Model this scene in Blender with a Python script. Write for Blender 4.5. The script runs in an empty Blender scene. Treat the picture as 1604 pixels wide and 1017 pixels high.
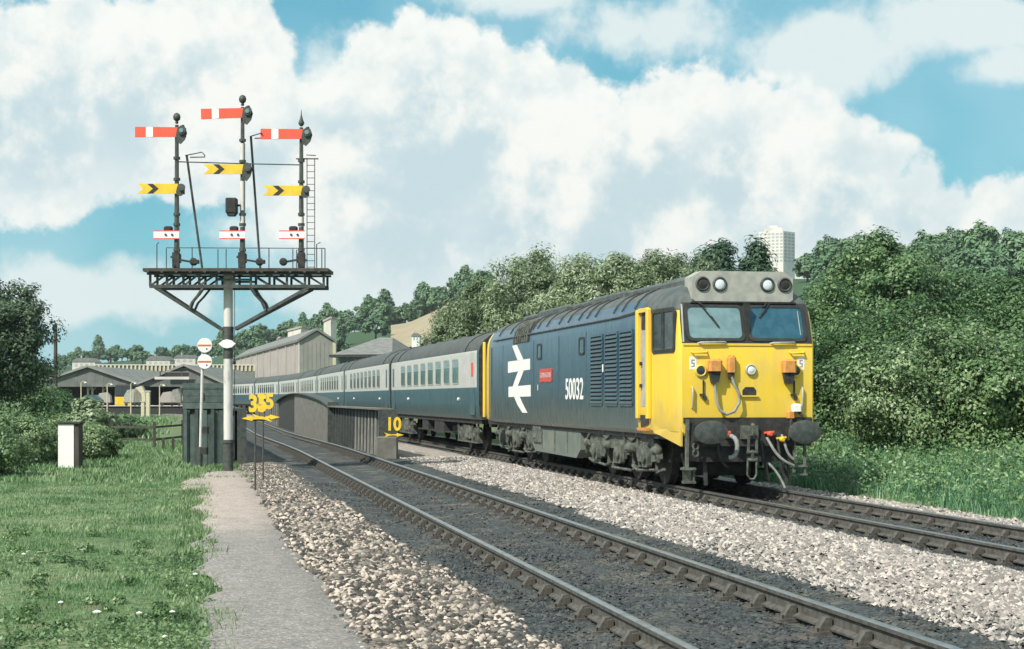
import bpy, math, random
import numpy as np
from mathutils import Vector, Matrix

# ------------------------------------------------------------------ camera, sky, sun, exposure
F, VX, HY, CX, CH = 2650.0, 305.0, 623.0, 802.0, 1.67      # focal length in photo pixels, vanishing column, horizon row, centre column, eye height
PSI = math.atan((CX - VX) / F)
SUN_HEADING, SUN_ELEV = math.radians(232), math.radians(46)  # heading clockwise from +Y
S = bpy.context.scene
cd = bpy.data.cameras.new('camera'); cam = bpy.data.objects.new('camera', cd); S.collection.objects.link(cam)
cam.location = (0, 0, CH); cam.rotation_euler = (math.pi / 2, 0, -PSI)
cd.sensor_width = 36; cd.lens = 36 * F / 1604; cd.shift_y = (HY - 508.5) / 1604
cd.clip_start = 0.3; cd.clip_end = 6000
S.camera = cam
S.view_settings.view_transform = 'Standard'; S.view_settings.look = 'None'
S.view_settings.exposure = 0.22; S.view_settings.gamma = 1.0; S.view_settings.use_curve_mapping = False
S.cycles.max_bounces = 6; S.cycles.diffuse_bounces = 3; S.cycles.glossy_bounces = 3; S.cycles.transparent_max_bounces = 4
sl = bpy.data.lights.new('sun', 'SUN'); sun = bpy.data.objects.new('sun', sl); S.collection.objects.link(sun)
sl.energy = 5.0; sl.angle = math.radians(0.5); sl.color = (1.0, 0.94, 0.84)
_d = Vector((math.sin(SUN_HEADING) * math.cos(SUN_ELEV), math.cos(SUN_HEADING) * math.cos(SUN_ELEV), math.sin(SUN_ELEV)))
sun.rotation_euler = _d.to_track_quat('Z', 'Y').to_euler()


class NT:
    """tiny node-tree helper: sockets or numbers in, socket out"""
    def __init__(s, tree):
        s.t = tree; s.n = tree.nodes; s.l = tree.links
    def put(s, sock, v):
        if isinstance(v, bpy.types.NodeSocket): s.l.new(v, sock)
        elif v is not None: sock.default_value = v
    def math(s, op, a, b=None, c=None, clamp=False):
        n = s.n.new('ShaderNodeMath'); n.operation = op; n.use_clamp = clamp
        for i, v in enumerate((a, b, c)):
            if v is not None: s.put(n.inputs[i], v)
        return n.outputs[0]
    def mix(s, f, a, b, mode='MIX'):
        n = s.n.new('ShaderNodeMix'); n.data_type = 'RGBA'; n.blend_type = mode
        s.put(n.inputs[0], f); s.put(n.inputs[6], a if isinstance(a, bpy.types.NodeSocket) else (*a[:3], 1)); s.put(n.inputs[7], b if isinstance(b, bpy.types.NodeSocket) else (*b[:3], 1))
        return n.outputs[2]
    def noise(s, vec, scale, detail=4, rough=0.55, dist=0.0):
        n = s.n.new('ShaderNodeTexNoise'); n.inputs['Scale'].default_value = scale; n.inputs['Detail'].default_value = detail
        n.inputs['Roughness'].default_value = rough; n.inputs['Distortion'].default_value = dist
        if vec is not None: s.l.new(vec, n.inputs['Vector'])
        return n.outputs[0]
    def smooth(s, v, a, b, lo=0.0, hi=1.0):
        n = s.n.new('ShaderNodeMapRange'); n.interpolation_type = 'SMOOTHSTEP'
        s.put(n.inputs[0], v)
        for i, x in enumerate((a, b, lo, hi)): s.put(n.inputs[i + 1], x)
        return n.outputs[0]
    def combine(s, x, y, z):
        n = s.n.new('ShaderNodeCombineXYZ')
        for i, v in enumerate((x, y, z)): s.put(n.inputs[i], v)
        return n.outputs[0]


def make_world():
    w = bpy.data.worlds.new('World'); S.world = w; w.use_nodes = True
    N = NT(w.node_tree); N.n.clear()
    out = N.n.new('ShaderNodeOutputWorld'); bg = N.n.new('ShaderNodeBackground'); bg.inputs[1].default_value = 0.1
    N.l.new(bg.outputs[0], out.inputs[0])
    sky = N.n.new('ShaderNodeTexSky'); sky.sky_type = 'NISHITA'; sky.sun_disc = False
    sky.sun_elevation = SUN_ELEV; sky.sun_rotation = SUN_HEADING; sky.ozone_density = 0.6; sky.air_density = 1.0; sky.dust_density = 0.5
    tc = N.n.new('ShaderNodeTexCoord'); d = tc.outputs['Generated']
    sep = N.n.new('ShaderNodeSeparateXYZ'); N.l.new(d, sep.inputs[0])
    az = N.math('MULTIPLY', N.math('ARCTAN2', sep.outputs[0], sep.outputs[1]), 57.2958)   # degrees from the line of the track
    el = N.math('MULTIPLY', N.math('ARCSINE', sep.outputs[2]), 57.2958)
    # cumulus: a union of round heaps (azimuth, elevation, radius in degrees) with billowing edges, and a softer layer of thin cloud
    def vadd(v, o):
        n = N.n.new('ShaderNodeVectorMath'); n.operation = 'ADD'; N.l.new(v, n.inputs[0]); n.inputs[1].default_value = o; return n.outputs[0]
    n1 = N.noise(d, 15, 7, 0.6); n1b = N.noise(vadd(d, (-.012, 0, .016)), 15, 7, 0.6); n2 = N.noise(d, 46, 5, 0.55); n3 = N.noise(d, 7, 3, 0.5); n4 = N.noise(d, 110, 3, .6)
    puff = N.math('SUBTRACT', 1.0, N.math('ABSOLUTE', N.math('MULTIPLY_ADD', n2, 4.0, -2.0)))
    wob = N.math('ADD', N.math('MULTIPLY_ADD', n1, 2.4, -1.2), N.math('ADD', N.math('MULTIPLY', puff, .28), N.math('MULTIPLY_ADD', n4, .5, -.25)))
    def union(heaps, k):
        acc = None; pv = N.combine(az, el, 0.0)
        for (a, e, r) in heaps:
            n = N.n.new('ShaderNodeVectorMath'); n.operation = 'DISTANCE'; N.l.new(pv, n.inputs[0]); n.inputs[1].default_value = (a, e, 0)
            v = N.math('SUBTRACT', r, n.outputs['Value']); acc = v if acc is None else N.math('SMOOTH_MAX', acc, v, k)
        return acc
    heaps = [(-5.40, 10.92, 1.51), (-3.88, 11.97, 1.19), (-1.95, 11.78, 1.19), (-0.22, 12.21, 1.30), (1.53, 12.43, 1.30), (2.40, 11.58, 0.97), (-0.22, 10.08, 2.60), (-4.52, 9.03, 2.60), (-5.40, 9.03, 3.46), (-1.95, 9.25, 3.03), (0.88, 9.68, 2.60), (-0.22, 7.53, 1.40), (-4.96, 7.32, 1.7), (2.40, 7.96, 1.95),
             (6.28, 11.15, 1.30), (7.35, 12.00, 0.97), (8.42, 11.69, 1.19), (9.72, 10.94, 1.30), (11.24, 10.52, 1.30), (12.54, 10.51, 0.97), (13.40, 9.66, 1.08), (8.42, 8.61, 3.67), (11.67, 7.78, 3.24), (4.56, 7.74, 2.81), (7.35, 6.29, 3.24), (10.59, 5.68, 2.81),
             (14.92, 9.63, 0.86), (15.78, 10.03, 0.97), (17.08, 9.98, 1.08), (18.60, 9.74, 1.08), (19.86, 9.05, 1.19), (20.90, 8.60, .97), (22.13, 8.10, .97), (23.35, 7.86, .86), (24.17, 7.19, .86), (25.17, 6.53, .76), (26.35, 6.28, .86), (27.5, 6.1, .9),
             (14.92, 6.94, 3.24), (18.12, 7.3, 2.81), (21.33, 6.38, 2.3), (23.8, 5.85, 1.73), (13.8, 4.8, 2.6), (25.3, 5.3, 1.5), (19.0, 4.64, 2.2)]
    cum = union(heaps, .35)
    soft = None
    for (a, e, ra, re, wt) in [(-3.5, 3.4, 4.6, 1.2, .9), (6.5, 3.6, 5, 1.5, .8), (2.6, 5.6, 3.4, .8, .5), (20.6, 11.2, 2.9, 1.2, .8), (14.6, 12.2, 3.4, 1.2, .72), (26.0, 12.0, 3.6, 1.0, .8), (10.5, 13.3, 3, .7, .8), (27.4, 10.7, 2.0, .7, .8), (4.6, 9.5, 1.6, 2.6, .5), (24, 4.2, 5, 1.2, .8), (16.5, 3.5, 8, 1.3, .9)]:
        da = N.math('DIVIDE', N.math('SUBTRACT', az, a), ra); de = N.math('DIVIDE', N.math('SUBTRACT', el, e), re)
        r = N.math('SQRT', N.math('ADD', N.math('MULTIPLY', da, da), N.math('MULTIPLY', de, de)))
        v = N.math('MULTIPLY', N.math('SUBTRACT', 1.25, r), wt); soft = v if soft is None else N.math('SMOOTH_MAX', soft, v, 0.2)
    soft = N.smooth(N.math('ADD', soft, N.math('MULTIPLY_ADD', n1, 2.8, -1.4)), .0, .62, 0, .88)
    far = N.math('MULTIPLY_ADD', N.noise(d, 5, 6, 0.55), 9.0, -4.5)      # elsewhere in the sky: the same sort of broken cumulus
    aw = N.math('ABSOLUTE', N.math('SUBTRACT', az, 10.5))
    outside = N.math('MAXIMUM', N.smooth(aw, 17.5, 24), N.smooth(el, 13.5, 19))
    cov = N.math('ADD', N.math('MULTIPLY', cum, N.math('SUBTRACT', 1.0, outside)), N.math('MULTIPLY', far, outside))
    cov = N.math('ADD', cov, wob)
    mask = N.smooth(cov, -.05, .42)
    depth = N.smooth(cov, 0.0, 2.2)
    lit = N.math('ADD', N.math('MULTIPLY', N.math('SUBTRACT', n1, n1b), 3.2), N.math('MULTIPLY_ADD', n3, 1.5, -.28))
    lit = N.math('ADD', lit, N.math('MULTIPLY', N.smooth(el, 3.5, 11), .35))
    ccol = N.mix(N.smooth(lit, .34, 1.08), (5.1, 6.4, 6.8), (8.4, 8.5, 8.05))
    ccol = N.mix(N.math('MULTIPLY', N.math('SUBTRACT', 1.0, depth), .55), ccol, (8.3, 8.6, 8.3))
    blue = N.mix(1.0, sky.outputs[0], (0.60, 1.12, 0.92), 'MULTIPLY')
    blue = N.mix(N.smooth(el, 1.0, 16.0, .7, .6), blue, (1.1, 3.95, 5.7))
    blue = N.mix(N.smooth(el, -2, 7, .45, 0.0), blue, (4.6, 6.6, 7.2))
    blue = N.mix(N.math('MULTIPLY', N.smooth(n3, .40, .62), .20), blue, (6.5, 8.0, 8.4))
    col = N.mix(soft, blue, (7.2, 7.9, 7.8))
    col = N.mix(mask, col, ccol)
    N.l.new(col, bg.inputs[0])
make_world()

# ------------------------------------------------------------------ helpers
RT = Vector((math.cos(PSI), -math.sin(PSI), 0)); FW = Vector((math.sin(PSI), math.cos(PSI), 0)); UP = Vector((0, 0, 1))
def P(x, y, z):                     # photo pixel at a depth in metres -> point in the place
    return Vector((0, 0, CH)) + FW * z + RT * ((x - CX) * z / F) + UP * ((HY - y) * z / F)
def onground(x, y, zg):
    return P(x, y, F * (CH - zg) / (y - HY))
def sm(a, b, t):
    t = np.clip((np.asarray(t, float) - a) / (b - a), 0, 1); return t * t * (3 - 2 * t)
def off(t):                         # sideways wander of the railway, metres
    t = np.asarray(t, float)
    return -0.45 * sm(50, 82, t) - 0.0011 * np.clip(t - 132, 0, None) ** 2
def offs(t): return float(off(t))
def tag(o, label=None, cat=None, group=None, kind=None):
    if label: o['label'] = label
    if cat: o['category'] = cat
    if group: o['group'] = group
    if kind: o['kind'] = kind
    return o
def link(o, parent=None):
    S.collection.objects.link(o)
    if parent is not None: o.parent = parent
    return o
def empty(name, loc=(0, 0, 0), rz=0.0):
    o = bpy.data.objects.new(name, None); o.empty_display_size = .2; o.location = loc; o.rotation_euler = (0, 0, rz); return link(o)
def copy_tree(o, parent=None):
    c = o.copy(); link(c); c.parent = parent
    for ch in list(o.children): copy_tree(ch, c)
    return c


class MB:
    def __init__(s): s.v = []; s.f = []; s.m = []
    def add(s, vs, fs, mi=0):
        b = len(s.v); s.v += [tuple(v) for v in vs]
        for f in fs: s.f.append(tuple(i + b for i in f)); s.m.append(mi)
        return s
    def box(s, x0, x1, y0, y1, z0, z1, mi=0):
        return s.add([(x0, y0, z0), (x1, y0, z0), (x1, y1, z0), (x0, y1, z0), (x0, y0, z1), (x1, y0, z1), (x1, y1, z1), (x0, y1, z1)],
                     [(0, 3, 2, 1), (4, 5, 6, 7), (0, 1, 5, 4), (1, 2, 6, 5), (2, 3, 7, 6), (3, 0, 4, 7)], mi)
    def cbox(s, x0, x1, y0, y1, z0, z1, c=.01, mi=0):   # box with chamfered vertical and top edges
        lo = [(x0 + c, y0), (x1 - c, y0), (x1, y0 + c), (x1, y1 - c), (x1 - c, y1), (x0 + c, y1), (x0, y1 - c), (x0, y0 + c)]
        cx, cy = (x0 + x1) / 2, (y0 + y1) / 2
        sh = lambda p: (p[0] + math.copysign(c, cx - p[0]), p[1] + math.copysign(c, cy - p[1]))
        vs = [(*p, z0) for p in lo] + [(*p, z1 - c) for p in lo] + [(*sh(p), z1) for p in lo]
        fs = [tuple(range(7, -1, -1)), tuple(range(16, 24))]
        for k in (0, 8):
            for i in range(8): fs.append((k + i, k + (i + 1) % 8, k + 8 + (i + 1) % 8, k + 8 + i))
        return s.add(vs, fs, mi)
    def bar(s, p, q, w, d=None, mi=0, up=(0, 0, 1)):     # rectangular bar from p to q
        p, q = Vector(p), Vector(q); d = w if d is None else d; a = (q - p).normalized(); u = Vector(up)
        if abs(a.dot(u)) > .98: u = Vector((0, 1, 0)) if abs(a.y) < .9 else Vector((1, 0, 0))
        r = a.cross(u).normalized(); u = r.cross(a)
        vs = [b + r * (i * w / 2) + u * (j * d / 2) for b in (p, q) for i, j in ((-1, -1), (1, -1), (1, 1), (-1, 1))]
        return s.add(vs, [(0, 1, 2, 3), (7, 6, 5, 4), (0, 4, 5, 1), (1, 5, 6, 2), (2, 6, 7, 3), (3, 7, 4, 0)], mi)
    def tube(s, pts, r, n=8, mi=0, cap=True):
        pts = [Vector(p) for p in pts]; rs = r if isinstance(r, (list, tuple)) else [r] * len(pts)
        vs = []; prev = None
        for i, p in enumerate(pts):
            a = (pts[min(i + 1, len(pts) - 1)] - pts[max(i - 1, 0)]).normalized()
            if prev is None:
                u = Vector((0, 0, 1)) if abs(a.z) < .9 else Vector((1, 0, 0))
            else: u = prev
            x = a.cross(u).normalized(); u = x.cross(a).normalized(); prev = u
            for k in range(n):
                t = 2 * math.pi * k / n; vs.append(p + (x * math.cos(t) + u * math.sin(t)) * rs[i])
        fs = [(i * n + k, i * n + (k + 1) % n, (i + 1) * n + (k + 1) % n, (i + 1) * n + k) for i in range(len(pts) - 1) for k in range(n)]
        if cap: fs += [tuple(range(n - 1, -1, -1)), tuple((len(pts) - 1) * n + k for k in range(n))]
        return s.add(vs, fs, mi)
    def lathe(s, prof, o, axis, n=16, mi=0, sx=1.0, sy=1.0):  # prof: (radius, distance along axis)
        o, a = Vector(o), Vector(axis).normalized(); u = Vector((0, 0, 1)) if abs(a.z) < .9 else Vector((0, 1, 0))
        x = a.cross(u).normalized(); u = x.cross(a).normalized(); vs = []
        for r, h in prof:
            for k in range(n):
                t = 2 * math.pi * k / n; vs.append(o + a * h + x * (math.cos(t) * r * sx) + u * (math.sin(t) * r * sy))
        m = len(prof)
        fs = [(i * n + k, i * n + (k + 1) % n, (i + 1) * n + (k + 1) % n, (i + 1) * n + k) for i in range(m - 1) for k in range(n)]
        fs += [tuple(range(n - 1, -1, -1)), tuple((m - 1) * n + k for k in range(n))]
        return s.add(vs, fs, mi)
    def prism(s, poly, fn, w0, w1, mi=0):                # polygon (u,v) swept from w0 to w1 through fn(u,v,w)
        n = len(poly); vs = [fn(u, v, w0) for u, v in poly] + [fn(u, v, w1) for u, v in poly]
        fs = [tuple(range(n - 1, -1, -1)), tuple(range(n, 2 * n))] + [(k, (k + 1) % n, n + (k + 1) % n, n + k) for k in range(n)]
        return s.add(vs, fs, mi)
    def mesh(s, name, mats, smooth=None):
        me = bpy.data.meshes.new(name); me.from_pydata(s.v, [], s.f)
        for m in (mats if isinstance(mats, (list, tuple)) else [mats]): me.materials.append(m)
        if any(s.m): me.polygons.foreach_set('material_index', s.m)
        import bmesh
        bm = bmesh.new(); bm.from_mesh(me); bmesh.ops.recalc_face_normals(bm, faces=bm.faces); bm.to_mesh(me); bm.free()
        if smooth is not None:
            me.polygons.foreach_set('use_smooth', [True] * len(me.polygons)); me.set_sharp_from_angle(angle=math.radians(smooth))
        me.update(); return me
    def build(s, name, mats, parent=None, smooth=None, loc=None):
        o = bpy.data.objects.new(name, s.mesh(name, mats, smooth))
        if loc is not None: o.location = loc
        return link(o, parent)

def inst(name, me, parent, loc=(0, 0, 0), rot=(0, 0, 0), sc=(1, 1, 1)):
    o = bpy.data.objects.new(name, me); o.location = loc; o.rotation_euler = rot; o.scale = sc; return link(o, parent)
def rawmesh(name, verts, faces, mats, nside=4, smooth=False, mi=None):   # numpy arrays, all faces with nside corners
    me = bpy.data.meshes.new(name); nv, nf = len(verts), len(faces)
    me.vertices.add(nv); me.vertices.foreach_set('co', np.asarray(verts, np.float32).ravel())
    me.loops.add(nf * nside); me.loops.foreach_set('vertex_index', np.asarray(faces, np.int32).ravel())
    me.polygons.add(nf); me.polygons.foreach_set('loop_start', np.arange(0, nf * nside, nside, dtype=np.int32))
    me.polygons.foreach_set('loop_total', np.full(nf, nside, np.int32))
    if smooth: me.polygons.foreach_set('use_smooth', np.ones(nf, bool))
    for m in (mats if isinstance(mats, (list, tuple)) else [mats]): me.materials.append(m)
    if mi is not None: me.polygons.foreach_set('material_index', np.asarray(mi, np.int32))
    me.update(calc_edges=True); return me
def text_part(body, size, mat, parent, M, name='lettering', bold=0.0, sx=1.0):
    cu = bpy.data.curves.new('t', 'FONT'); cu.body = body; cu.size = size; cu.align_x = 'CENTER'; cu.align_y = 'CENTER'; cu.offset = bold; cu.extrude = .002
    o = bpy.data.objects.new('t', cu); S.collection.objects.link(o); bpy.context.view_layer.update()
    me = bpy.data.meshes.new_from_object(o.evaluated_get(bpy.context.evaluated_depsgraph_get())); bpy.data.objects.remove(o); bpy.data.curves.remove(cu)
    me.transform(Matrix.Diagonal((sx, 1, 1, 1))); me.transform(M); me.materials.clear(); me.materials.append(mat)
    return inst(name, me, parent)

# ------------------------------------------------------------------ materials
def mat(name, c, c2=None, rough=.6, metal=0.0, spec=.5, ns=6.0, det=5, nmix=(.35, .65), bump=0.0, bs=40.0, dirt=None, rnd=0.0, stretch=None, coat=0.0):
    m = bpy.data.materials.new(name); m.use_nodes = True; N = NT(m.node_tree); b = N.n['Principled BSDF']
    b.inputs['Roughness'].default_value = rough; b.inputs['Metallic'].default_value = metal; b.inputs['Specular IOR Level'].default_value = spec
    if coat: b.inputs['Coat Weight'].default_value = coat; b.inputs['Coat Roughness'].default_value = .28
    tc = N.n.new('ShaderNodeTexCoord'); vec = tc.outputs['Object']
    if stretch:
        mp = N.n.new('ShaderNodeMapping'); mp.inputs['Scale'].default_value = stretch; N.l.new(vec, mp.inputs[0]); nv = mp.outputs[0]
    else: nv = vec
    c2 = c2 or tuple(x * .8 for x in c)
    col = N.mix(N.smooth(N.noise(nv, ns, det), nmix[0], nmix[1]), c, c2)
    if dirt:                              # (colour, z0, z1, amount): splashed dirt fading upwards
        sp = N.n.new('ShaderNodeSeparateXYZ'); N.l.new(vec, sp.inputs[0])
        k = N.math('MULTIPLY', N.smooth(N.math('ADD', sp.outputs[2], N.math('MULTIPLY_ADD', N.noise(vec, 3, 5), .8, -.4)), dirt[1], dirt[2], 1, 0), dirt[3])
        col = N.mix(k, col, dirt[0])
    if rnd:
        oi = N.n.new('ShaderNodeObjectInfo'); hs = N.n.new('ShaderNodeHueSaturation')
        N.l.new(N.math('MULTIPLY_ADD', oi.outputs['Random'], rnd * 2, 1 - rnd), hs.inputs['Value']); N.l.new(col, hs.inputs['Color']); col = hs.outputs[0]
    N.l.new(col, b.inputs['Base Color'])
    rv = N.math('MULTIPLY_ADD', N.noise(nv, ns * 2.3, 4), .3, rough - .15, clamp=True); N.l.new(rv, b.inputs['Roughness'])
    if bump:
        bp = N.n.new('ShaderNodeBump'); bp.inputs['Strength'].default_value = bump; bp.inputs['Distance'].default_value = .02
        N.l.new(N.noise(vec, bs, 5), bp.inputs['Height']); N.l.new(bp.outputs[0], b.inputs['Normal'])
    return m
def leafmat(name, cols, big=.35, gloss=.45, trans=.25, spec=.5, ns=.6):
    m = bpy.data.materials.new(name); m.use_nodes = True; N = NT(m.node_tree); b = N.n['Principled BSDF']
    g = N.n.new('ShaderNodeNewGeometry'); tc = N.n.new('ShaderNodeTexCoord')
    cr = N.n.new('ShaderNodeValToRGB'); e = cr.color_ramp.elements
    e[0].color = (*cols[0], 1); e[0].position = 0.0; e[1].color = (*cols[-1], 1)
    for i, c in enumerate(cols[1:-1]):
        x = e.new((i + 1) / (len(cols) - 1)); x.color = (*c, 1)
    f = N.math('ADD', N.math('MULTIPLY', g.outputs['Random Per Island'], 1 - big), N.math('MULTIPLY', N.smooth(N.noise(tc.outputs['Object'], ns, 3), .35, .65), big))
    oi = N.n.new('ShaderNodeObjectInfo')
    f = N.math('ADD', f, N.math('MULTIPLY_ADD', oi.outputs['Random'], .24, -.12), clamp=True)
    N.l.new(f, cr.inputs[0]); N.l.new(cr.outputs[0], b.inputs['Base Color'])
    b.inputs['Roughness'].default_value = gloss; b.inputs['Specular IOR Level'].default_value = spec
    t = N.n.new('ShaderNodeBsdfTranslucent'); N.l.new(cr.outputs[0], t.inputs[0])
    mx = N.n.new('ShaderNodeMixShader'); mx.inputs[0].default_value = trans
    N.l.new(b.outputs[0], mx.inputs[1]); N.l.new(t.outputs[0], mx.inputs[2]); N.l.new(mx.outputs[0], N.n['Material Output'].inputs[0])
    return m
M = {}
M['black'] = mat('black paint', (.018, .02, .02), (.035, .036, .034), .55, ns=9)
M['soot_and_shade'] = mat('sooty metal and painted shade', (.016, .017, .017), (.04, .04, .037), .75, ns=7, bump=.3)  # also paints the shade below the canopies and between the girder ribs
M['dkgreen'] = mat('dark green timber', (.06, .088, .084), (.095, .13, .12), .7, ns=5, rnd=.25, bump=.2)
M['bogie'] = mat('weathered grey underframe', (.05, .06, .052), (.135, .148, .122), .75, ns=8, bump=.4, bs=25)
M['tank'] = mat('weathered tank', (.115, .145, .13), (.17, .19, .155), .7, ns=3, bump=.1)
M['white'] = mat('white paint', (.80, .80, .77), (.62, .62, .58), .55, ns=10, nmix=(.5, .8))
M['postw'] = mat('grubby white post', (.60, .59, .56), (.34, .335, .31), .65, ns=7, nmix=(.48, .75), stretch=(1, 1, .3))
M['red'] = mat('signal red', (.78, .10, .05), (.66, .10, .055), .55)
M['sigy'] = mat('signal yellow', (.80, .55, .035), (.70, .46, .03), .55)
M['iron'] = mat('dark green iron', (.035, .045, .042), (.07, .078, .07), .6, ns=10)
M['steel'] = mat('polished rail steel', (.42, .42, .40), (.30, .30, .28), .38, metal=.9)
M['rust'] = mat('brown rusty rail', (.058, .056, .05), (.105, .10, .088), .85, ns=12, bump=.3)
M['sleeper'] = mat('oily timber', (.06, .058, .052), (.12, .11, .095), .9, ns=6, bump=.5, rnd=.25)
M['concrete'] = mat('pale concrete', (.66, .64, .58), (.50, .48, .43), .85, ns=8, bump=.15)
M['palegrey'] = mat('pale grey steel', (.27, .275, .25), (.19, .195, .175), .75, ns=4)
M['grey'] = mat('grey plate', (.115, .113, .10), (.17, .165, .145), .8, ns=3, rnd=.1)
M['loco_blue'] = mat('rail blue', (.016, .048, .088), (.025, .066, .108), .3, ns=1.6, det=8, stretch=(1, 2.2, .35), dirt=((.13, .16, .14), 1.05, 2.1, .8), coat=.5)
M['louvre'] = mat('grimy blue louvre', (.035, .07, .09), (.06, .095, .11), .6)
M['loco_yellow'] = mat('warning yellow', (.80, .55, .045), (.66, .48, .10), .45, ns=2.6, det=8, nmix=(.42, .72), stretch=(1.6, 1.6, .45), dirt=((.42, .31, .10), .8, 1.8, .55))
M['loco_roof'] = mat('dirty loco roof', (.055, .068, .066), (.10, .115, .11), .6, ns=4)
M['headgrey'] = mat('pale grey panel', (.40, .405, .36), (.31, .315, .285), .6)
M['glass_dark'] = mat('dark window glass', (.020, .035, .038), (.03, .05, .055), .08, spec=.6)
M['glass_teal'] = mat('windscreen glass', (.13, .22, .24), (.17, .27, .29), .1, spec=.7)
M['glass_blue'] = mat('blue windscreen glass', (.025, .085, .13), (.04, .11, .155), .1, spec=.7)
M['coach_blue'] = mat('coach blue', (.038, .09, .11), (.05, .108, .125), .42, ns=2, dirt=((.10, .14, .13), 1.0, 1.8, .6))
M['coach_grey'] = mat('coach grey', (.49, .49, .465), (.43, .43, .405), .5, ns=3)
M['coach_roof'] = mat('coach roof', (.055, .066, .064), (.085, .094, .088), .7, ns=3)
M['coach_glass'] = mat('coach glass', (.045, .10, .105), (.08, .16, .165), .12, ns=1.5, rnd=.4)
M['coach_vent'] = mat('coach top light', (.17, .26, .26), (.26, .34, .33), .2, ns=2)
M['orange'] = mat('orange jumper box', (.52, .22, .055), (.62, .30, .08), .6, ns=12)
M['pipe'] = mat('grey rubber hose', (.20, .21, .20), (.30, .31, .29), .6)
M['lens'] = mat('lamp lens', (.70, .78, .80), (.62, .70, .72), .12)
M['nameplate'] = mat('red nameplate', (.58, .07, .05), (.5, .06, .05), .4)
M['roofslate'] = mat('grey slate roof', (.14, .15, .145), (.20, .205, .19), .85, ns=2)
M['wallpink'] = mat('pinkish render', (.40, .36, .33), (.34, .31, .29), .9, ns=.5)
M['wallgrey'] = mat('grey weathered boarding', (.23, .23, .21), (.28, .275, .25), .9, ns=.7)
M['wallwhite'] = mat('white render', (.62, .59, .54), (.52, .5, .46), .9, ns=.6)
M['canopy'] = mat('grey canopy roof', (.12, .135, .125), (.175, .185, .17), .85, ns=.8)
M['cream'] = mat('cream paint', (.60, .55, .38), (.5, .46, .34), .7)
M['tower'] = mat('tower concrete', (.70, .67, .62), (.62, .60, .56), .9, ns=.2)
M['towerwin'] = mat('tower windows', (.36, .38, .37), (.44, .45, .43), .5)
M['bark'] = mat('bark', (.07, .06, .045), (.11, .10, .08), .95, ns=5, bump=.5)
M['wood'] = mat('dark weathered wood and painted shade', (.045, .04, .034), (.08, .072, .06), .9, ns=5, stretch=(1, 1, .2))  # also paints the shaded side of the white cabinet
M['dark_ballast'] = mat('dark ballast', (.05, .055, .055), (.09, .095, .09), .9, ns=40)  # plain dark stone colour
L_GREEN = leafmat('leaves mid green', [(.018, .048, .016), (.07, .15, .05), (.145, .245, .09), (.30, .40, .20)], gloss=.42)
L_DEEP = leafmat('leaves deep green', [(.022, .06, .022), (.065, .145, .055), (.125, .225, .085), (.24, .33, .16)], gloss=.45)
L_WILLOW = leafmat('silvery willow leaves', [(.04, .075, .035), (.125, .185, .085), (.25, .33, .18), (.46, .52, .38)], gloss=.5, big=.3)
L_BUSH = leafmat('pale bush leaves', [(.018, .045, .018), (.085, .165, .06), (.20, .30, .13), (.42, .51, .30)], gloss=.45, big=.3)
L_DARK = leafmat('dark leaves', [(.012, .032, .016), (.032, .07, .036), (.06, .11, .055), (.14, .20, .11)], gloss=.5)  # deeper greens for the big left tree
L_PINE = leafmat('dark needles', [(.022, .06, .035), (.055, .12, .065), (.10, .18, .095)], gloss=.6)
L_HILL = leafmat('hill trees', [(.035, .085, .045), (.08, .17, .085), (.14, .245, .12), (.22, .32, .175)], gloss=.7, big=.5, trans=.15, ns=.25)
L_WEED = leafmat('weeds', [(.045, .10, .045), (.11, .20, .08), (.20, .30, .13), (.33, .41, .23)], gloss=.5)
GRASS = leafmat('grass blades', [(.05, .12, .045), (.11, .225, .085), (.19, .315, .14), (.36, .41, .25)], gloss=.55, big=.5, ns=.75, trans=.3)
GRASS_B = leafmat('bank grass blades', [(.035, .105, .055), (.075, .205, .10), (.13, .30, .15), (.27, .39, .24)], gloss=.55, big=.45, ns=.8, trans=.3)

def groundmat():
    m = bpy.data.materials.new('rough grassland'); m.use_nodes = True; N = NT(m.node_tree); b = N.n['Principled BSDF']
    tc = N.n.new('ShaderNodeTexCoord'); v = tc.outputs['Object']
    c = N.mix(N.smooth(N.noise(v, .5, 6, .6), .35, .65), (.10, .16, .075), (.19, .235, .125))
    c = N.mix(N.smooth(N.noise(v, 9, 5, .65), .4, .7), c, (.05, .095, .04)); c = N.mix(N.math('MULTIPLY', N.smooth(N.noise(v, 1.7, 6, .65), .52, .68), .7), c, (.20, .165, .115))
    sp = N.n.new('ShaderNodeSeparateXYZ'); N.l.new(v, sp.inputs[0]); c = N.mix(N.smooth(N.math('ADD', sp.outputs[2], N.math('MULTIPLY_ADD', N.noise(v, .03, 4), 10, -5)), 3, 9), c, (.05, .095, .05))
    N.l.new(c, b.inputs['Base Color']); b.inputs['Roughness'].default_value = .95; b.inputs['Specular IOR Level'].default_value = .1
    return m
M['ground'] = groundmat()
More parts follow.
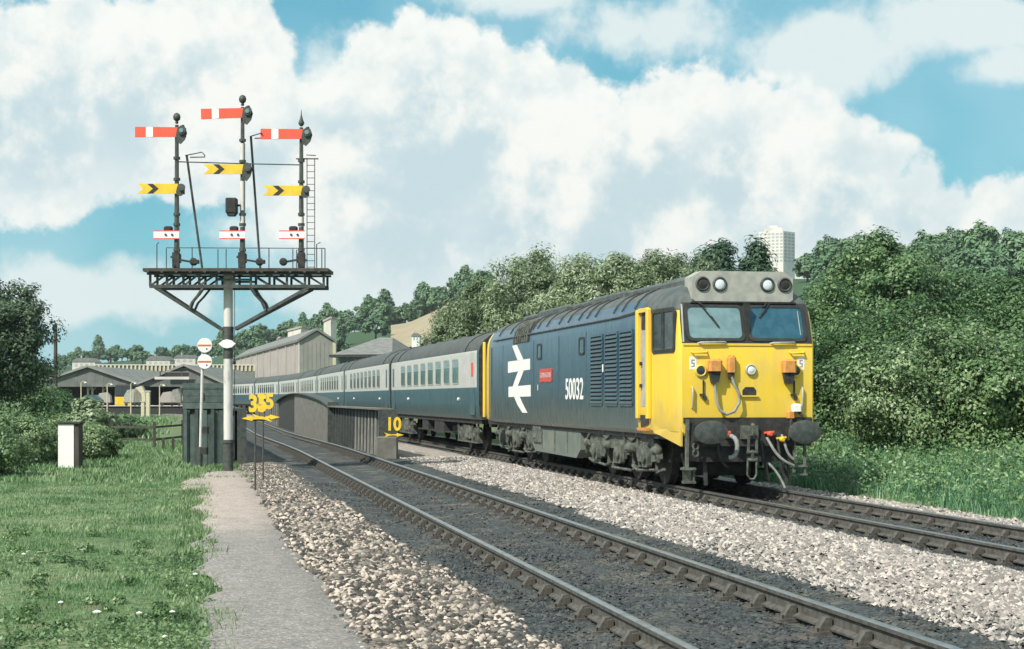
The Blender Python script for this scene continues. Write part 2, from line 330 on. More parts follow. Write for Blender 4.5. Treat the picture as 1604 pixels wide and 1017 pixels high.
def bedmat():
    m = bpy.data.materials.new('ballast'); m.use_nodes = True; N = NT(m.node_tree); b = N.n['Principled BSDF']
    at = N.n.new('ShaderNodeAttribute'); at.attribute_name = 'lat'; lat = at.outputs['Fac']
    tc = N.n.new('ShaderNodeTexCoord'); v = tc.outputs['Object']
    lat = N.math('ADD', lat, N.math('MULTIPLY_ADD', N.noise(v, 1.3, 5, .65), 1.0, -.5))
    pale = N.math('MAXIMUM', N.smooth(lat, 2.45, 1.95), N.math('MULTIPLY', N.smooth(lat, 5.7, 6.5), N.smooth(lat, 8.7, 8.35)))
    pale = N.math('MAXIMUM', pale, N.smooth(lat, 11.15, 11.4))
    vo = N.n.new('ShaderNodeTexVoronoi'); vo.inputs['Scale'].default_value = 22; N.l.new(v, vo.inputs['Vector'])
    sp = N.n.new('ShaderNodeSeparateColor'); N.l.new(vo.outputs['Color'], sp.inputs[0])
    stone = N.mix(sp.outputs[0], (.17, .155, .14), (.50, .45, .40)); stone = N.mix(N.smooth(lat, 3.2, 2.8), stone, N.mix(sp.outputs[0], (.06, .058, .052), (.30, .26, .22)))
    dark = N.mix(sp.outputs[0], (.036, .043, .045), (.075, .085, .086))
    dark = N.mix(N.smooth(N.noise(v, 1.6, 4), .5, .75), dark, (.15, .145, .12))
    c = N.mix(pale, dark, stone)
    N.l.new(c, b.inputs['Base Color']); b.inputs['Roughness'].default_value = .9; b.inputs['Specular IOR Level'].default_value = .25
    bp = N.n.new('ShaderNodeBump'); bp.inputs['Strength'].default_value = .9; bp.inputs['Distance'].default_value = .03
    N.l.new(N.math('SUBTRACT', 1, vo.outputs['Distance']), bp.inputs['Height']); N.l.new(bp.outputs[0], b.inputs['Normal'])
    return m
M['bed'] = bedmat()
def pathmat():
    m = bpy.data.materials.new('trodden cinder path'); m.use_nodes = True; N = NT(m.node_tree); b = N.n['Principled BSDF']; tc = N.n.new('ShaderNodeTexCoord'); v = tc.outputs['Object']
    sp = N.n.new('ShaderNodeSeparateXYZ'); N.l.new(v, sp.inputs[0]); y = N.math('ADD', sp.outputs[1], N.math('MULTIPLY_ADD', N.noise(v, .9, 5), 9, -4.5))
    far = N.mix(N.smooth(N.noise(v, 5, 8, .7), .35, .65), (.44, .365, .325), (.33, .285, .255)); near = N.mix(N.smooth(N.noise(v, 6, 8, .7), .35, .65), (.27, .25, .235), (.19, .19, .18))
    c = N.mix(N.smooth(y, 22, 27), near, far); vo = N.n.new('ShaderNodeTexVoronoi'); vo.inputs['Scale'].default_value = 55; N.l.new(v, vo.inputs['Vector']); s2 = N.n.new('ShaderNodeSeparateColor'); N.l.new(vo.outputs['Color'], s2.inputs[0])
    c = N.mix(N.math('MULTIPLY', N.smooth(s2.outputs[0], .72, .95), .55), c, (.55, .5, .45)); c = N.mix(N.math('MULTIPLY', N.smooth(s2.outputs[1], .7, .95), .5), c, (.09, .09, .085))
    N.l.new(c, b.inputs['Base Color']); b.inputs['Roughness'].default_value = .95; b.inputs['Specular IOR Level'].default_value = .2
    bp = N.n.new('ShaderNodeBump'); bp.inputs['Strength'].default_value = .7; bp.inputs['Distance'].default_value = .015; N.l.new(N.noise(v, 55, 6, .7), bp.inputs['Height']); N.l.new(bp.outputs[0], b.inputs['Normal'])
    return m
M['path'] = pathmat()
M['field'] = mat('stubble field', (.34, .27, .18), (.27, .24, .15), .95, ns=.05)
def stonemat(name, a, b_, c_):
    m = bpy.data.materials.new(name); m.use_nodes = True; N = NT(m.node_tree); b = N.n['Principled BSDF']
    g = N.n.new('ShaderNodeNewGeometry'); tc = N.n.new('ShaderNodeTexCoord')
    c = N.mix(N.smooth(g.outputs['Random Per Island'], .3, 1.0), a, b_); c = N.mix(N.math('MULTIPLY', N.smooth(N.noise(tc.outputs['Object'], 1.0, 5), .46, .66), .6), c, c_)
    N.l.new(c, b.inputs['Base Color']); b.inputs['Roughness'].default_value = .85; b.inputs['Specular IOR Level'].default_value = .3
    return m
M['stone_mix'] = stonemat('mixed ballast stones', (.05, .05, .046), (.56, .475, .40), (.17, .155, .135))
M['stone_pale'] = stonemat('pale ballast stones', (.20, .185, .17), (.56, .50, .45), (.33, .305, .28))
M['stone_dark'] = stonemat('oily ballast chips', (.03, .037, .04), (.078, .09, .092), (.13, .125, .105))

# ------------------------------------------------------------------ ground and hills
rng = np.random.default_rng(7); random.seed(7)
TRK_A, TRK_B = 3.95, 9.75           # centre lines of the near track and of the train's track
ZA, ZB = 0.07, 0.0                  # rail-head heights
RIDGE = [(-400, 556, 900), (110, 560, 900), (200, 552, 900), (330, 548, 850), (400, 524, 780), (480, 512, 720), (560, 503, 700), (640, 492, 680), (700, 464, 640), (760, 444, 600),
         (900, 440, 560), (1080, 428, 520), (1240, 416, 480), (1330, 416, 460), (1420, 412, 450), (1520, 405, 440), (1604, 410, 430), (2100, 396, 420)]
_ra = np.array([math.degrees(math.atan((x - CX) / F) + PSI) for x, _, _ in RIDGE])
_rd = np.array([d for _, _, d in RIDGE], float); _rh = np.array([CH + (HY - y) / F * d - 5.5 for _, y, d in RIDGE])
def ground_z(X, Y):
    X = np.asarray(X, float); Y = np.asarray(Y, float); lat = X - off(np.clip(Y, None, 210))
    z = np.full(np.broadcast(X, Y).shape, -.2) + .03 * np.sin(X * 1.7 + Y * .6) * np.sin(Y * .43 - X * .3)
    z = z + .25 * sm(-3, -9, lat) * sm(60, 30, Y)
    z = np.where((lat > .95) & (lat < 11.9), -.6, z)
    z = z + .17 * np.clip(lat - 12.1, 0, 8.5) * sm(6, 14, Y)
    D = np.hypot(X, Y); A = np.degrees(np.arctan2(X, Y))
    R = np.interp(A, _ra, _rd); H = np.interp(A, _ra, _rh)
    f = sm(.36, 1.0, D / R) * (np.abs(A) < 60)
    return z + f * (H - z) + np.clip(D / R - 1, 0, 1.5) * 6
def build_ground():
    xs = np.unique(np.concatenate([np.linspace(-1400, -60, 30), np.linspace(-60, -10, 26), np.linspace(-10, 0, 21), np.arange(0, 24, .47), np.linspace(24, 80, 24), np.linspace(80, 1400, 56)]))
    ys = np.unique(np.concatenate([np.linspace(-400, 0, 9), np.linspace(0, 70, 71), np.linspace(70, 260, 50), np.linspace(260, 1800, 70)]))
    X, Y = np.meshgrid(xs, ys); Z = ground_z(X, Y); nx = len(xs)
    v = np.stack([X, Y, Z], -1).reshape(-1, 3)
    i, j = np.meshgrid(np.arange(nx - 1), np.arange(len(ys) - 1)); a = (j * nx + i).ravel()
    o = link(bpy.data.objects.new('ground', rawmesh('ground', v, np.stack([a, a + 1, a + nx + 1, a + nx], 1), M['ground'], 4, True)))
    tag(o, 'rough grassy ground on both sides of the railway running up to the wooded hills', kind='structure')
build_ground()
BED = [(.75, -.26), (1.15, -.17), (1.6, -.135), (2.3, -.135), (3.0, -.155), (4.9, -.10), (5.5, -.085), (6.0, -.095), (7.0, -.07), (7.9, -.085), (8.35, -.15), (8.8, -.198), (10.7, -.198), (11.2, -.15), (11.75, -.13), (12.05, -.25), (12.2, -.7)]
_bl = np.array([b[0] for b in BED]); _bz = np.array([b[1] for b in BED])
def build_bed():
    ys = np.concatenate([np.arange(2, 60, .8), np.arange(60, 212, 3)]); ls = np.unique(np.concatenate([_bl, np.arange(.8, 12.2, .2)]))
    L, Y = np.meshgrid(ls, ys); Z = np.interp(L, _bl, _bz) + .012 * rng.standard_normal(L.shape)
    X = L + off(Y); v = np.stack([X, Y, Z], -1).reshape(-1, 3); n = len(ls)
    i, j = np.meshgrid(np.arange(n - 1), np.arange(len(ys) - 1)); a = (j * n + i).ravel()
    me = rawmesh('ballast_bed', v, np.stack([a, a + 1, a + n + 1, a + n], 1), M['bed'], 4, True)
    at = me.attributes.new('lat', 'FLOAT', 'POINT'); at.data.foreach_set('value', L.ravel().astype(np.float32))
    tag(link(bpy.data.objects.new('ballast_bed', me)), 'ballast bed under both railway tracks', kind='structure')
build_bed()
def build_path():
    ys = np.arange(2, 43.5, .4); v = []; fs = []
    for k, y in enumerate(ys):
        w = .10 * math.sin(y * .83) + .08 * math.sin(y * 1.9 + 1) + .05 * math.sin(y * 4.3) + random.uniform(-.03, .03)
        l0 = .08 + w - .35 * float(sm(28, 40, y)); l1 = 1.22 + .16 * float(sm(20, 11, y)) + .06 * math.sin(y * 2.3)
        if y > 40: l0 += (y - 40) * .35
        for q in range(6):
            l = l0 + (l1 - l0) * (0, .07, .35, .65, .93, 1)[q]; v.append((l, y, -.15 - (.05 if q in (0, 5) else 0)))
    for k in range(len(ys) - 1):
        for q in range(5): fs.append((k * 6 + q, k * 6 + q + 1, k * 6 + q + 7, k * 6 + q + 6))
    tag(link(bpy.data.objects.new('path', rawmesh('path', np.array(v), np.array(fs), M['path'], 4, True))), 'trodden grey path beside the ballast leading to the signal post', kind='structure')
build_path()

# ------------------------------------------------------------------ tracks
def rail_mesh(track_c, side, zt, y0, y1):
    cl = track_c + side * .752
    sec = [(-.06, -.16), (.06, -.16), (.06, -.145), (.014, -.125), (.012, -.05), (.035, -.035), (.035, -.006), (.024, 0), (-.024, 0), (-.035, -.006), (-.035, -.035), (-.012, -.05), (-.014, -.125), (-.06, -.145)]
    ys = np.concatenate([np.arange(y0, 90, 1.5), np.arange(90, y1, 4)]); n = len(sec); mb = MB()
    vs = [(cl + offs(y) + a, y, zt + b) for y in ys for a, b in sec]; mb.v = vs
    for k in range(len(ys) - 1):
        for i in range(n):
            j = (i + 1) % n; mb.f.append((k * n + i, k * n + j, (k + 1) * n + j, (k + 1) * n + i)); mb.m.append(1 if i in (6, 7, 8) else 0)
    return mb
SLP = MB().cbox(-1.28, 1.28, -.125, .125, -.13, 0, .012).mesh('sleeper', M['sleeper'])
_c = MB(); _c.box(-.19, .19, -.085, .085, 0, .03)
for sx in (-1, 1):
    _c.prism([(sx * .03, .03), (sx * .15, .03), (sx * .075, .13), (sx * .03, .13)], lambda u, v, w: (u, w, v), -.05, .05)
    _c.tube([(sx * .155, -.04, .03), (sx * .155, -.04, .06)], .02, 6); _c.tube([(sx * .155, .04, .03), (sx * .155, .04, .06)], .02, 6)
CHR = _c.mesh('rail_chair', M['rust'])
KEY = MB().prism([(.028, .05), (.075, .055), (.075, .115), (.028, .12)], lambda u, v, w: (u, w, v), -.11, .11).mesh('key', M['wood'])
def track(c, zt, y0, ymid, label, cant=0.0):
    t = empty('railway_track', (c, 12, zt - .16)); t.rotation_euler = (0, -cant, 0); tag(t, label, 'railway track')
    inv = Vector((-c, -12, -(zt - .16)))
    for s in (-1, 1):
        r = rail_mesh(c, s, zt, 3, 208).build('rail', [M['rust'], M['steel']], t, 30); r.location = inv
    y = y0; i = 0
    while y < ymid:
        o = offs(y); a = math.atan((offs(y + .5) - offs(y - .5)))
        inst('sleeper', SLP, t, Vector((c + o + random.uniform(-.02, .02), y, zt - .195 - random.uniform(0, .018))) + inv, (0, 0, -a))
        for s in (-1, 1):
            ch = inst('rail_chair', CHR, t, Vector((c + o + s * .752, y, zt - .197)) + inv, (0, 0, -a))
            if y < 46: inst('key', KEY, ch, (0, 0, 0), (0, 0, 0 if s > 0 else math.pi))
        y += .76; i += 1
    return t
track(TRK_A, ZA, 8.2, 62, 'empty near track of two bright rails running up to the station', .04)
track(TRK_B, ZB, 13.0, 56, 'far track carrying the yellow fronted locomotive and its coaches')

# ------------------------------------------------------------------ loose stones
_ico = np.array([(0, 0, 1), (.894, 0, .447), (.276, .851, .447), (-.724, .526, .447), (-.724, -.526, .447), (.276, -.851, .447), (.724, .526, -.447), (-.276, .851, -.447), (-.894, 0, -.447), (-.276, -.851, -.447), (.724, -.526, -.447), (0, 0, -1)])
_icof = np.array([(0, 1, 2), (0, 2, 3), (0, 3, 4), (0, 4, 5), (0, 5, 1), (1, 6, 2), (2, 7, 3), (3, 8, 4), (4, 9, 5), (5, 10, 1), (6, 7, 2), (7, 8, 3), (8, 9, 4), (9, 10, 5), (10, 6, 1), (11, 7, 6), (11, 8, 7), (11, 9, 8), (11, 10, 9), (11, 6, 10)])
_oct = np.array([(1, 0, 0), (-1, 0, 0), (0, 1, 0), (0, -1, 0), (0, 0, 1), (0, 0, -1)], float); _octf = np.array([(0, 2, 4), (2, 1, 4), (1, 3, 4), (3, 0, 4)])
def stones(name, pts, size, m, label, ico=True):
    n = len(pts); b, f = (_ico, _icof[:15]) if ico else (_oct, _octf)
    ang = rng.uniform(0, 6.28, n); k = len(b)
    v = b[None] * rng.uniform(.6, 1.4, (n, k, 1)) * rng.uniform(.65, 1.25, (n, 1, 3)) * np.array([1, 1, .8]) * size[:, None, None]
    tilt = rng.uniform(-.6, .6, n); c, s = np.cos(tilt)[:, None], np.sin(tilt)[:, None]
    v = np.stack([v[..., 0] * c + v[..., 2] * s, v[..., 1], v[..., 2] * c - v[..., 0] * s], -1)
    c, s = np.cos(ang)[:, None], np.sin(ang)[:, None]
    v = np.stack([v[..., 0] * c - v[..., 1] * s, v[..., 0] * s + v[..., 1] * c, v[..., 2]], -1) + pts[:, None]
    ff = f[None] + (np.arange(n) * k)[:, None, None]
    tag(link(bpy.data.objects.new(name, rawmesh(name, v.reshape(-1, 3), ff.reshape(-1, 3), m, 3))), label, kind='stuff')
def scatter(l0, l1, y0, y1, dens, edge=.25):
    n = int((l1 - l0) * (y1 - y0) * dens); l = rng.uniform(l0, l1, n); y = rng.uniform(y0, y1, n)
    ed = np.minimum(l - l0, l1 - l) / edge + .5 * np.sin(y * 3.1) * np.sin(y * 1.3 + l0); k = rng.uniform(0, 1, n) < np.clip(ed + .5, 0, 1)
    l, y = l[k], y[k]; return np.stack([l + off(y), y, np.interp(l, _bl, _bz) + rng.uniform(-.008, .014, len(l))], -1)
p = np.concatenate([scatter(1.2, 2.6, 9, 18, 700, .6), scatter(1.05, 2.5, 18, 30, 400, .6)]); stones('ballast_stones', p, rng.uniform(.012, .034, len(p)) * (1 + p[:, 1] / 70), M['stone_mix'], 'mixed pale and dark ballast stones between the path and the near track')
p = np.concatenate([scatter(1.0, 2.4, 30, 46, 190, .5), scatter(.15, 1.5, 9, 26, 110, .4)]); stones('ballast_stones', p, rng.uniform(.010, .032, len(p)), M['stone_mix'], 'sparser ballast stones spilling over the path edge and by the signal post', False)
p = np.concatenate([scatter(5.65, 8.55, 10, 17, 620, .5), scatter(5.65, 8.55, 17, 25, 430, .5), scatter(11.1, 11.95, 17, 34, 300)]); stones('ballast_stones', p, rng.uniform(.015, .037, len(p)) * (1 + p[:, 1] / 90), M['stone_pale'], 'pale fresh ballast heaped between the two tracks in the foreground', False)
p = scatter(5.8, 8.55, 25, 49, 230, .5); stones('ballast_stones', p, rng.uniform(.024, .05, len(p)), M['stone_pale'], 'pale fresh ballast alongside the locomotive', False)
p = np.concatenate([scatter(2.1, 6.4, 9, 20, 480, .5), scatter(2.3, 6.2, 20, 36, 170, .5), scatter(8.2, 11.3, 16, 30, 230)]); stones('ballast_chips', p, rng.uniform(.010, .026, len(p)), M['stone_dark'], 'dark oily ballast chips in and beside the tracks', False)

# ------------------------------------------------------------------ locomotive (x right, y backwards from the front face, z up from the rail)
LEN = 20.35
SEC = [(1.28, .98), (1.37, 1.06), (1.39, 1.2), (1.39, 1.9), (1.39, 2.64), (1.388, 3.08), (1.375, 3.24), (1.33, 3.38), (1.24, 3.53), (1.08, 3.67), (.85, 3.78), (.55, 3.86), (.25, 3.895), (0, 3.90)]
def rake(h):
    return 0.0 if h <= 2.64 else (.34 * (h - 2.64) if h <= 3.38 else .252 + (h - 3.38) * 1.1)
def taper(y):
    return float(np.interp(y, [0, .05, .14, .4, 1.2, 2.4], [.878, .905, .925, .945, .985, 1.0]))
def loco_body(root):
    ys = [0, .05, .14, .4, 1.2, 1.9, 2.42, 3.6, 5.0, 6.6, 8.2, 9.8, 11.4, 13.0, 14.6, 16.2, 17.0]; ys = ys + [LEN - y for y in (2.42, 1.9, 1.5, .95, .4, .14, .05, 0)]
    ring = [(-w, h) for w, h in SEC] + [(w, h) for w, h in SEC[-2::-1]]; n = len(ring); mb = MB()
    for y in ys:
        e = y if y < LEN / 2 else LEN - y; sg = 1 if y < LEN / 2 else -1; fr = max(0.0, 1 - e / 1.2)
        for w, h in ring: mb.v.append((w * taper(e), y + sg * rake(h) * fr, h))
    for k in range(len(ys) - 1):
        for i in range(n - 1):
            h = (ring[i][1] + ring[i + 1][1]) / 2; ym = (ys[k] + ys[k + 1]) / 2
            mi = 2 if h > 3.55 or (h > 3.3 and ym < 2.42) else (1 if ym < 2.42 or ym > LEN - .95 else 0)
            mb.f.append((k * n + i, k * n + i + 1, (k + 1) * n + i + 1, (k + 1) * n + i)); mb.m.append(mi)
    m = len(SEC) - 1
    for base in (0, (len(ys) - 1) * n):                     # end caps row by row
        for i in range(m):
            a, b, c, d = base + i, base + i + 1, base + n - 2 - i, base + n - 1 - i
            h = (SEC[i][1] + SEC[i + 1][1]) / 2; mi = 1 if h < 2.64 else (3 if h < 3.38 else 2)
            if i == m - 1: mb.f.append((a, b, d))
            else: mb.f.append((a, b, c, d))
            mb.m.append(mi)
    for y0, y1 in ((0, len(ys) - 1),): mb.f.append(tuple(k * n for k in range(len(ys))) + tuple(k * n + n - 1 for k in range(len(ys) - 1, -1, -1))); mb.m.append(3)
    return mb.build('body', [M['loco_blue'], M['loco_yellow'], M['loco_roof'], M['black']], root, 28)

def side(u, v, w):                                          # near side: u = y, v = height, w = out from the side
    return (-1.39 * taper(min(u, LEN - u)) - w, u, v)
def face(v, h, w):                                          # front face: w = out from it
    return (v, rake(h) - w, h)
TXT_SIDE = lambda y, h, w=.006: Matrix.Translation((-1.39 - w, y, h)) @ Matrix(((0, 0, -1, 0), (-1, 0, 0, 0), (0, 1, 0, 0), (0, 0, 0, 1)))
TXT_FACE = lambda v, h, w=.006: Matrix.Translation((v, rake(h) - w, h)) @ Matrix(((1, 0, 0, 0), (0, 0, -1, 0), (0, 1, 0, 0), (0, 0, 0, 1)))
def rrect(u0, u1, v0, v1, r, n=3):
    pts = []
    for cx, cy, a0 in ((u1 - r, v1 - r, 0), (u0 + r, v1 - r, 90), (u0 + r, v0 + r, 180), (u1 - r, v0 + r, 270)):
        for k in range(n + 1):
            a = math.radians(a0 + 90 * k / n); pts.append((cx + r * math.cos(a), cy + r * math.sin(a)))
    return pts
def framed(fn, outer, inner, w_out, w_in, mb, mi=0):        # ring between two outlines of equal count, raised to w_out, with reveal to w_in
    n = len(outer); vs = [fn(u, v, 0) for u, v in outer] + [fn(u, v, w_out) for u, v in outer] + [fn(u, v, w_out) for u, v in inner] + [fn(u, v, w_in) for u, v in inner]
    fs = [(a * n + k, a * n + (k + 1) % n, (a + 1) * n + (k + 1) % n, (a + 1) * n + k) for a in range(3) for k in range(n)]
    mb.add(vs, fs, mi)
def slat_panel(root, y0, y1, h0, h1, nsl, label=None):      # louvred grille: frame, dark back, slats
    mb = MB(); framed(side, rrect(y0 - .05, y1 + .05, h0 - .05, h1 + .05, .09), rrect(y0, y1, h0, h1, .07), .022, .002, mb); g = mb.build('louvre_grille', M['loco_blue'], root)
    MB().prism(rrect(y0, y1, h0, h1, .07), side, .001, .004).build('grille_backing', M['soot_and_shade'], g)
    me = MB().prism([(-.002, -.020), (.030, -.046), (.034, -.041), (.006, .012)], lambda u, v, w: (-u, w, v), y0 + .01, y1 - .01).mesh('slat', M['louvre'])
    for k in range(nsl):
        inst('slat', me, g, (-1.394, 0, h0 + (k + .5) * (h1 - h0) / nsl))

def bogie(root, yc, front):
    b = empty('bogie', (0, yc, 0)); b.parent = root
    wp = [(.30, -.07), (.546, -.07), (.575, -.075), (.575, -.05), (.546, -.045), (.54, .05), (.46, .06), (.44, .02), (.2, .015), (.12, .06)]
    for dy in (-2.057, 0, 2.057):
        ws = MB(); ws.lathe([(.09, -.8), (.09, .8)], (0, dy, .546), (1, 0, 0), 10)
        for s in (-1, 1): ws.lathe([(.10, -.09), (.48, -.075), (.546, -.07), (.546, .045), (.58, .05), (.58, .075), (.10, .09)], (s * .765, dy, .546), (-s, 0, 0), 28)
        ws.build('wheelset', M['soot_and_shade'], b, 35)
    for s in (-1, 1):
        X = lambda u, v, w: (s * (1.12 + w), u, v)
        top = [(-2.95, .52), (-2.90, .70), (-2.62, .92), (-2.1, 1.02), (-1.5, .99), (-1.05, .86), (-.62, .98), (0, 1.03), (.62, .98), (1.05, .86), (1.5, .99), (2.1, 1.02), (2.62, .92), (2.90, .70), (2.95, .52)]
        bot = [(2.62, .46), (2.40, .44), (2.34, .64), (1.8, .64), (1.72, .42), (1.36, .42), (1.2, .60), (.92, .62), (.34, .62), (.28, .42), (-.28, .42), (-.34, .62), (-.92, .62), (-1.2, .60), (-1.36, .42), (-1.72, .42), (-1.8, .64), (-2.34, .64), (-2.40, .44), (-2.62, .46)]
        pl = MB(); n = len(top)
        pl.prism(top + bot, X, 0, .07); pl.prism([(u, v + .02) for u, v in top] + [(u, v - .07) for u, v in reversed(top)], X, .065, .12)
        fr = pl.build('side_frame', M['bogie'], b)
        for dy in (-2.057, 0, 2.057):
            ax = MB(); ax.prism(rrect(dy - .21, dy + .21, .33, .76, .06), X, .02, .12); ax.lathe([(.15, 0), (.15, .05), (.11, .07), (.03, .075)], (s * 1.235, dy, .546), (s, 0, 0), 14)
            ax.build('axlebox', M['bogie'], b, 40)
            for q in (-.40, .40):
                sp = MB(); pts = [(s * 1.10 + .075 * math.cos(t), dy + q + .075 * math.sin(t), .50 + .32 * t / 37.7) for t in np.linspace(0, 37.7, 60)]
                sp.tube(pts, .02, 5); sp.box(s * 1.1 - .1, s * 1.1 + .1, dy + q - .1, dy + q + .1, .80, .84); sp.build('coil_spring', M['bogie'], b, 60)
        for dy, sg in ((-2.75, 1), (-1.03, 1), (-1.03, -1), (1.03, 1), (1.03, -1), (2.75, -1)):   # brake cylinders, rigging and pull rods
            br = MB(); br.lathe([(.05, 0), (.085, .02), (.085, .24), (.05, .27), (.025, .28), (.025, .42)], (s * 1.22, dy - sg * .2, .70), (0, sg, -.15), 12)
            br.bar((s * 1.12, dy + sg * .25, .72), (s * 1.12, dy + sg * .22, .22), .04, .05); br.bar((s * 1.12, dy + sg * .22, .25), (s * 1.12, dy - sg * .3, .33), .045); br.build('brake_cylinder', M['bogie'], b, 40)
        rg = MB(); rg.tube([(s * 1.17, -2.6, .30), (s * 1.17, -1.3, .24), (s * 1.17, -.9, .32)], .028, 6); rg.tube([(s * 1.17, -.75, .22), (s * 1.17, .75, .22)], .03, 6); rg.tube([(s * 1.17, .9, .32), (s * 1.17, 1.3, .24), (s * 1.17, 2.6, .30)], .028, 6)
        rg.tube([(s * 1.16, -2.5, .98), (s * 1.2, -1.4, 1.06), (s * 1.2, 1.4, 1.06), (s * 1.16, 2.5, .98)], .022, 6); rg.build('brake_rigging', M['bogie'], b, 40)
        for dy in (-1.55, -.5, 1.2):
            db = MB(); db.lathe([(.06, 0), (.10, .01), (.10, .05), (.05, .06)], (s * 1.22, dy, 1.02), (s, 0, 0), 12); db.bar((s * 1.24, dy, 1.15), (s * 1.2, dy + .05, .78), .05, .07)
            db.build('damper', M['bogie'], b, 40)
        sb = MB(); e = -1 if front else 1
        sb.tube([(s * .8, e * 3.15, .62), (s * .78, e * 3.32, .32), (s * .76, e * 3.36, .12)], [.035, .035, .06], 8); sb.build('sanding_pipe', M['bogie'], b, 40)
    MB().box(-.62, .62, -2.9, 2.9, .20, .86).box(-.95, .95, -3.0, -2.4, .45, .9).build('motor_casing', M['soot_and_shade'], b)
    MB().box(-.95, .95, -2.5, 2.5, .62, .78).box(-.9, .9, -.35, .35, .5, 1.0).build('bolster', M['soot_and_shade'], b)
    return b

def build_loco():
    R = empty('locomotive', (TRK_B, 29.05, 0)); tag(R, 'blue diesel locomotive with yellow front end numbered 50032 at the head of the train', 'locomotive')
    loco_body(R)
    # windscreens
    for s, gm, lb in ((-1, 'glass_teal', 'pale hazy windscreen'), (1, 'glass_blue', 'deep blue windscreen')):
        u0, u1 = (-1.075, -.085) if s < 0 else (.085, 1.075); mb = MB()
        framed(face, rrect(u0 - .055, u1 + .055, 2.685, 3.345, .10), rrect(u0, u1, 2.735, 3.30, .085), .022, .006, mb); w = mb.build('windscreen', M['black'], R); w['label'] = lb
        MB().prism(rrect(u0 + .002, u1 - .002, 2.737, 3.298, .083), face, .003, .008).build('pane', M[gm], w)
        MB().bar(face(u0 + (.02 if s < 0 else .93), 2.80, .012), face(u0 + (.03 if s < 0 else .92), 3.24, .012), .014, .004).build('trim', M['headgrey'], w) if s > 0 else None
        wp = MB(); wp.tube([face(s * .86 if s < 0 else .42, 3.38, .05), face(s * .86 + .1 if s < 0 else .36, 3.31, .06)], .018, 6)
        wp.tube([face(-.86, 3.40, .05), face(-.53, 2.96, .03)] if s < 0 else [face(.50, 3.40, .05), face(.30, 3.16, .035)], .014, 6); wp.tube([face(-.64, 3.13, .025), face(-.51, 2.93, .018)] if s < 0 else [face(.40, 3.26, .025), face(.27, 3.11, .018)], .02, 5); wp.build('wiper', M['black'], R)
        hr = MB(); a, c = (-.93, -.40) if s < 0 else (.42, .90)
        hr.tube([face(a, 2.64, .0), face(a + .04, 2.655, .06), face(c - .04, 2.665, .06), face(c, 2.65, .0)], .016, 6); hr.build('handrail', M['headgrey'], R, 60)
        g = MB(); a, c = (-1.06, -.76) if s < 0 else (.78, 1.06)
        g.tube([face(a, 2.50, 0), face(a + .02, 2.47, .05), face(c - .02, 2.47, .05), face(c, 2.50, 0)], .017, 6); g.build('grab_rail', M['loco_yellow'], R, 60)
        v = MB(); x = -1.035 if s < 0 else 1.02
        v.tube([face(x, 1.86, 0), face(x, 1.84, .05), face(x, 1.50, .05), face(x, 1.48, 0)], .018, 6); v.build('grab_rail', M['headgrey'], R, 60)
        MB().box(x - .05 if s < 0 else x - .08, x + .08 if s < 0 else x + .05, -.004, .01, 2.17, 2.40).build('data_panel', M['white'], R)
        dm = MB(); xc = x + (.015 if s < 0 else -.015)
        dm.box(xc - .03, xc + .03, -.007, -.003, 2.33, 2.35); dm.box(xc - .03, xc - .012, -.007, -.003, 2.29, 2.33); dm.box(xc - .03, xc + .03, -.007, -.003, 2.275, 2.292); dm.box(xc + .012, xc + .03, -.007, -.003, 2.235, 2.275); dm.box(xc - .03, xc + .03, -.007, -.003, 2.22, 2.236); dm.build('panel_marking', M['pipe'], R)
        tl = MB(); xt = -.88 if s < 0 else .90
        tl.lathe([(.115, 0), (.115, .03), (.09, .045), (.075, .03)], (xt, 0, 2.15), (0, -1, 0), 20); t = tl.build('tail_lamp', M['loco_yellow'], R, 40)
        MB().lathe([(.078, .03), (.07, .036), (.02, .04)], (xt, 0, 2.15), (0, -1, 0), 18).build('lens', M['glass_dark'], t, 40)
        li = MB(); xl = -.83 if s < 0 else .87; li.box(xl - .012, xl + .012, -.03, 0, 1.70, 1.98); li.box(xl - .07, xl + .03, -.05, -.01, 1.70, 1.74); li.box(xl - .0, xl + .05, -.05, -.01, 1.62, 1.70); li.build('lamp_iron', M['soot_and_shade'], R)
    MB().box(-.055, .055, .03, .13, 2.68, 3.36).build('windscreen_pillar', M['black'], R)
    MB().prism([(-1.2, 2.60), (1.2, 2.60), (1.2, 2.635), (-1.2, 2.635)], face, -.02, .015).build('waist_ledge', M['loco_yellow'], R)
    # headcode panel with its four lights
    hp = [(-.90, 3.41), (.90, 3.41), (.95, 3.45), (.95, 3.85), (.78, 3.955), (-.78, 3.955), (-.95, 3.85), (-.95, 3.45)]
    hb = MB(); hb.prism(hp, lambda u, v, w: (u, w, v), .27, .75); h = hb.build('headcode_panel', [M['headgrey']], R)
    MB().prism([(u * .94, 3.41 + (v - 3.41) * .96) for u, v in hp], lambda u, v, w: (u, w, v), .752, 2.6).build('roof_fairing', M['loco_roof'], R)
    sh = MB(); sh.prism([(-1.0, 3.375), (1.0, 3.375), (.97, 3.405), (-.97, 3.405)], lambda u, v, w: (u, w, v), .20, .5); sh.build('drip_strip', M['soot_and_shade'], R)
    for x, lit in ((-.76, 0), (-.44, 1), (.46, 1), (.79, 0)):
        r = MB(); r.lathe([(.135, -.01), (.135, .02), (.112, .035), (.098, .012)], (x, .27, 3.72), (0, -1, 0), 20); k = r.build('marker_lamp', M['iron'], h, 40)
        MB().lathe([(.10, .008), (.07, .022), (.02, .026)], (x, .27, 3.72), (0, -1, 0), 18).build('marker_lens', M['lens' if lit else 'soot_and_shade'], h, 40)
